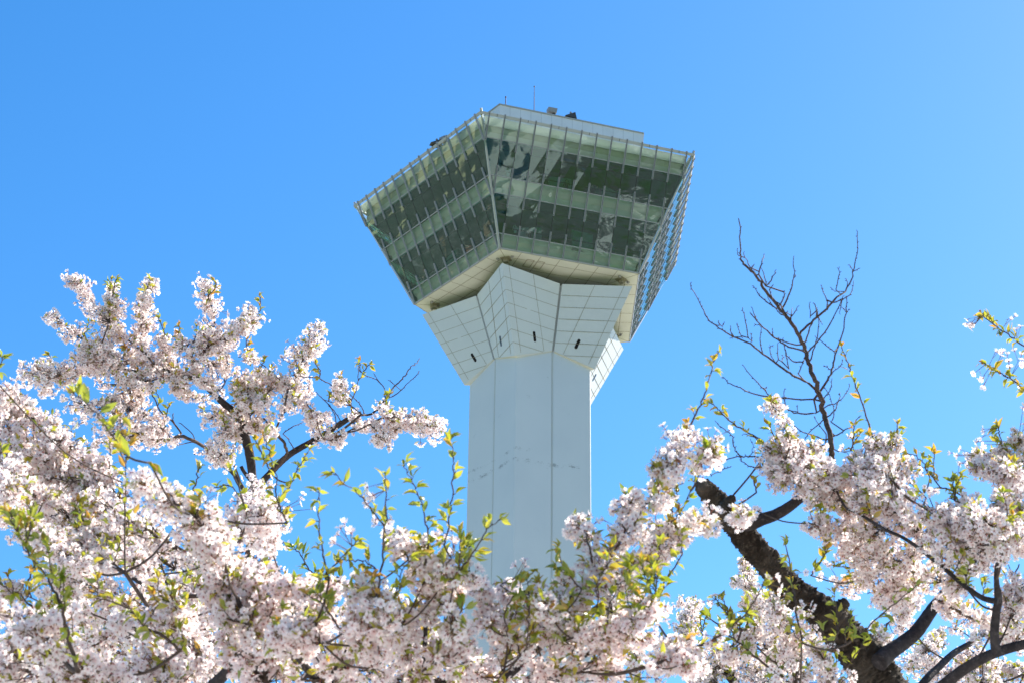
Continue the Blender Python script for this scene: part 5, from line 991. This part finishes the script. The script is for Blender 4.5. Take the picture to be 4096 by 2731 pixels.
sh5([(1400, 1600, 7, 110), (1200, 1540, 6, 120), (1000, 1500, 5, 90), (880, 1500, 4, 50)])

# --- far tree low down, small flowers
t6 = Tree('far cherry tree with small pale flowers, seen below the thick leaning trunk')
t6.trunk('G', 18.0, [(620, 2400, 60), (600, 2100, 56), (520, 1750, 48), (420, 1560, 32), (330, 1480, 18)], 14, .14)
def b6(pts, c='G', d=18.0, **k): return t6.branch(c, d, pts, **{'leaf': .3, 'cov': 1.15, 'dj': .3, 'lsz': .045, **k})
b6([(120, 1350, 5, 70), (70, 1200, 4, 75), (90, 1080, 4, 85), (130, 1010, 3, 50), (40, 990, 3, 30)]); b6([(330, 1480, 8, 70), (150, 1400, 6, 80), (-60, 1280, 4, 70), (-160, 1250, 3, 40)], twigs=[[(100, 1300, 4), (200, 1250, 3), (190, 1180, 2)]])
b6([(620, 1080, 6, 60), (570, 950, 5, 65), (530, 830, 4, 50), (500, 730, 3, 40), (480, 700, 2, 25)], leaf=.5); b6([(540, 900, 4, 40), (460, 840, 3, 40), (430, 850, 2, 25)], leaf=.5)
b6([(720, 1100, 5, 80), (650, 1000, 4, 80), (570, 980, 4, 60), (490, 1010, 3, 30)], leaf=.5)
b6([(420, 1560, 9, 80), (350, 1400, 7, 100), (300, 1300, 5, 70)]); b6([(700, 1700, 9, 100), (600, 1500, 7, 110), (450, 1440, 5, 100)]); b6([(300, 1568, 7, 80), (200, 1530, 6, 70), (80, 1500, 5, 60)], leaf=.6)
b6([(900, 1700, 8, 110), (750, 1560, 7, 90), (700, 1450, 5, 90)], cov=1.0); b6([(1100, 1568, 8, 100), (950, 1450, 6, 120), (800, 1400, 5, 110)], 'H', 15.0, cov=1.0); b6([(900, 1350, 5, 100), (980, 1230, 4, 60)], 'H', 15.0, leaf=.5)
b6([(1300, 1568, 8, 90), (1200, 1500, 6, 90), (1060, 1540, 5, 80)], 'H', 15.0); b6([(1600, 1500, 7, 90), (1450, 1450, 6, 80), (1300, 1440, 5, 60)], 'H', 15.0, leaf=.5); b6([(1240, 1350, 5, 70), (1120, 1400, 4, 60)], 'H', 15.0)
b6([(1500, 1620, 6, 60), (1350, 1560, 5, 60)], 'H', 15.0, leaf=.6); b6([(1300, 1400, 4, 40), (1200, 1230, 4, 10), (1040, 1170, 3, 10), (960, 1200, 2, 0)], 'H', 15.0, cov=.8); b6([(900, 1600, 4, 30), (960, 1420, 3, 10), (1050, 1260, 2, 0)], 'H', 15.0, cov=.8)

# short leafy sprigs growing up out of the flowering wood
def sprigs(tree, crop, n, x0, x1, y0, y1, tone=.5, l0=.06, l1=.15):
    K = np.array(tree.sk); v = K[:, :3]-CAM; z = v@FW; X = 2048 + FPX*(v@RT)/z; Y = 1365.5 - FPX*(v@UP)/z
    cx, cy, sc = CR[crop]; X, Y = (X-cx)/sc, (Y-cy)/sc
    ok = np.where((X > x0) & (X < x1) & (Y > y0) & (Y < y1) & (K[:, 3] < .012))[0]
    if len(ok) == 0: return
    for _ in range(n):
        i = int(rnd.choice(list(ok))); p = K[i, :3]; ln = rnd.uniform(l0, l1)
        d = unit(np.array([rnd.gauss(0, .45), rnd.gauss(0, .3), 1.0]) - FW*.75); k = rng.normal(0, .12, 3)*ln
        pts = [p, p + d*ln*.5 + k, p + unit(d + np.array([0, 0, .3]))*ln]; dep = float((p-CAM)@FW)
        tree.branch(crop, dep, [(0, 0, 5, 0), (0, 0, 4, 0), (0, 0, 3, 0)], cov=0, leaf=0, join=False, node=.024, lsz=.037, tone=min(.95, max(.1, rnd.gauss(tone, .15))), wpts=pts)
sprigs(t3, 'D', 26, 250, 1950, 900, 1560, .55); sprigs(t3, 'E', 12, 0, 650, 850, 1500, .65); sprigs(t3, 'E', 14, 650, 1250, 900, 1540, .5); sprigs(t3, 'D', 10, 1100, 1900, 620, 900); sprigs(t3, 'E', 14, 500, 1700, 100, 900)
sprigs(t2, 'C', 46, 50, 1900, 400, 1550, .5); sprigs(t2, 'C', 14, 50, 1000, 0, 600, .5); sprigs(t4, 'H', 26, 100, 1580, 100, 900, .5); sprigs(t4, 'G', 18, 400, 1250, 1000, 1550, .45); sprigs(t4, 'F', 10, 700, 1450, 1350, 1550, .6); sprigs(t4, 'H', 8, 900, 1590, 850, 1300, .5)
sprigs(t1, 'A', 34, 400, 2150, 200, 1300, .65); sprigs(t1, 'B', 16, 0, 1700, 100, 900, .6); sprigs(t6, 'G', 14, -200, 900, 900, 1560, .5, .08, .2)
b3(7.1, [(120, 1130, 6, 60), (60, 930, 5, 75), (60, 830, 4, 50)], 'E', leaf=.25); b3(7.1, [(300, 1100, 6, 70), (270, 940, 5, 85), (330, 850, 4, 50)], 'E', leaf=.25); b3(7.0, [(1900, 1150, 6, 90), (1840, 950, 5, 90), (1800, 840, 4, 55)], 'D', leaf=.5); b3(7.3, [(620, 1080, 6, 80), (520, 900, 5, 80)], 'E', leaf=.7)

# the part of the right edge tree that stands out of the picture, and the hidden ends of the sawn limbs
for x0, y0, x1, y1, R_ in ((1800, 1500, 1350, 950, 90), (1900, 1750, 1400, 1250, 120), (2100, 1900, 1500, 1650, 150), (2300, 2100, 2300, 1500, 150), (2500, 2300, 2800, 1700, 170), (2050, 1800, 2000, 1200, 130), (2700, 2600, 3200, 2100, 180)):
    t5.branch('I', (10.2, 9.9), [(x0, y0, 12, 40), ((x0+x1)/2 + 40, (y0+y1)/2, 9, R_), (x1, y1, 5, R_*.8)], cov=1.4, leaf=.4, tone=.55)
b4(10.4, [(1230, 740, 14, 40), (1330, 620, 10, 110), (1450, 480, 7, 120)], 'H'); b4(11.4, [(1210, 1285, 10, 30), (1330, 1200, 8, 90), (1480, 1150, 6, 90)], 'H')
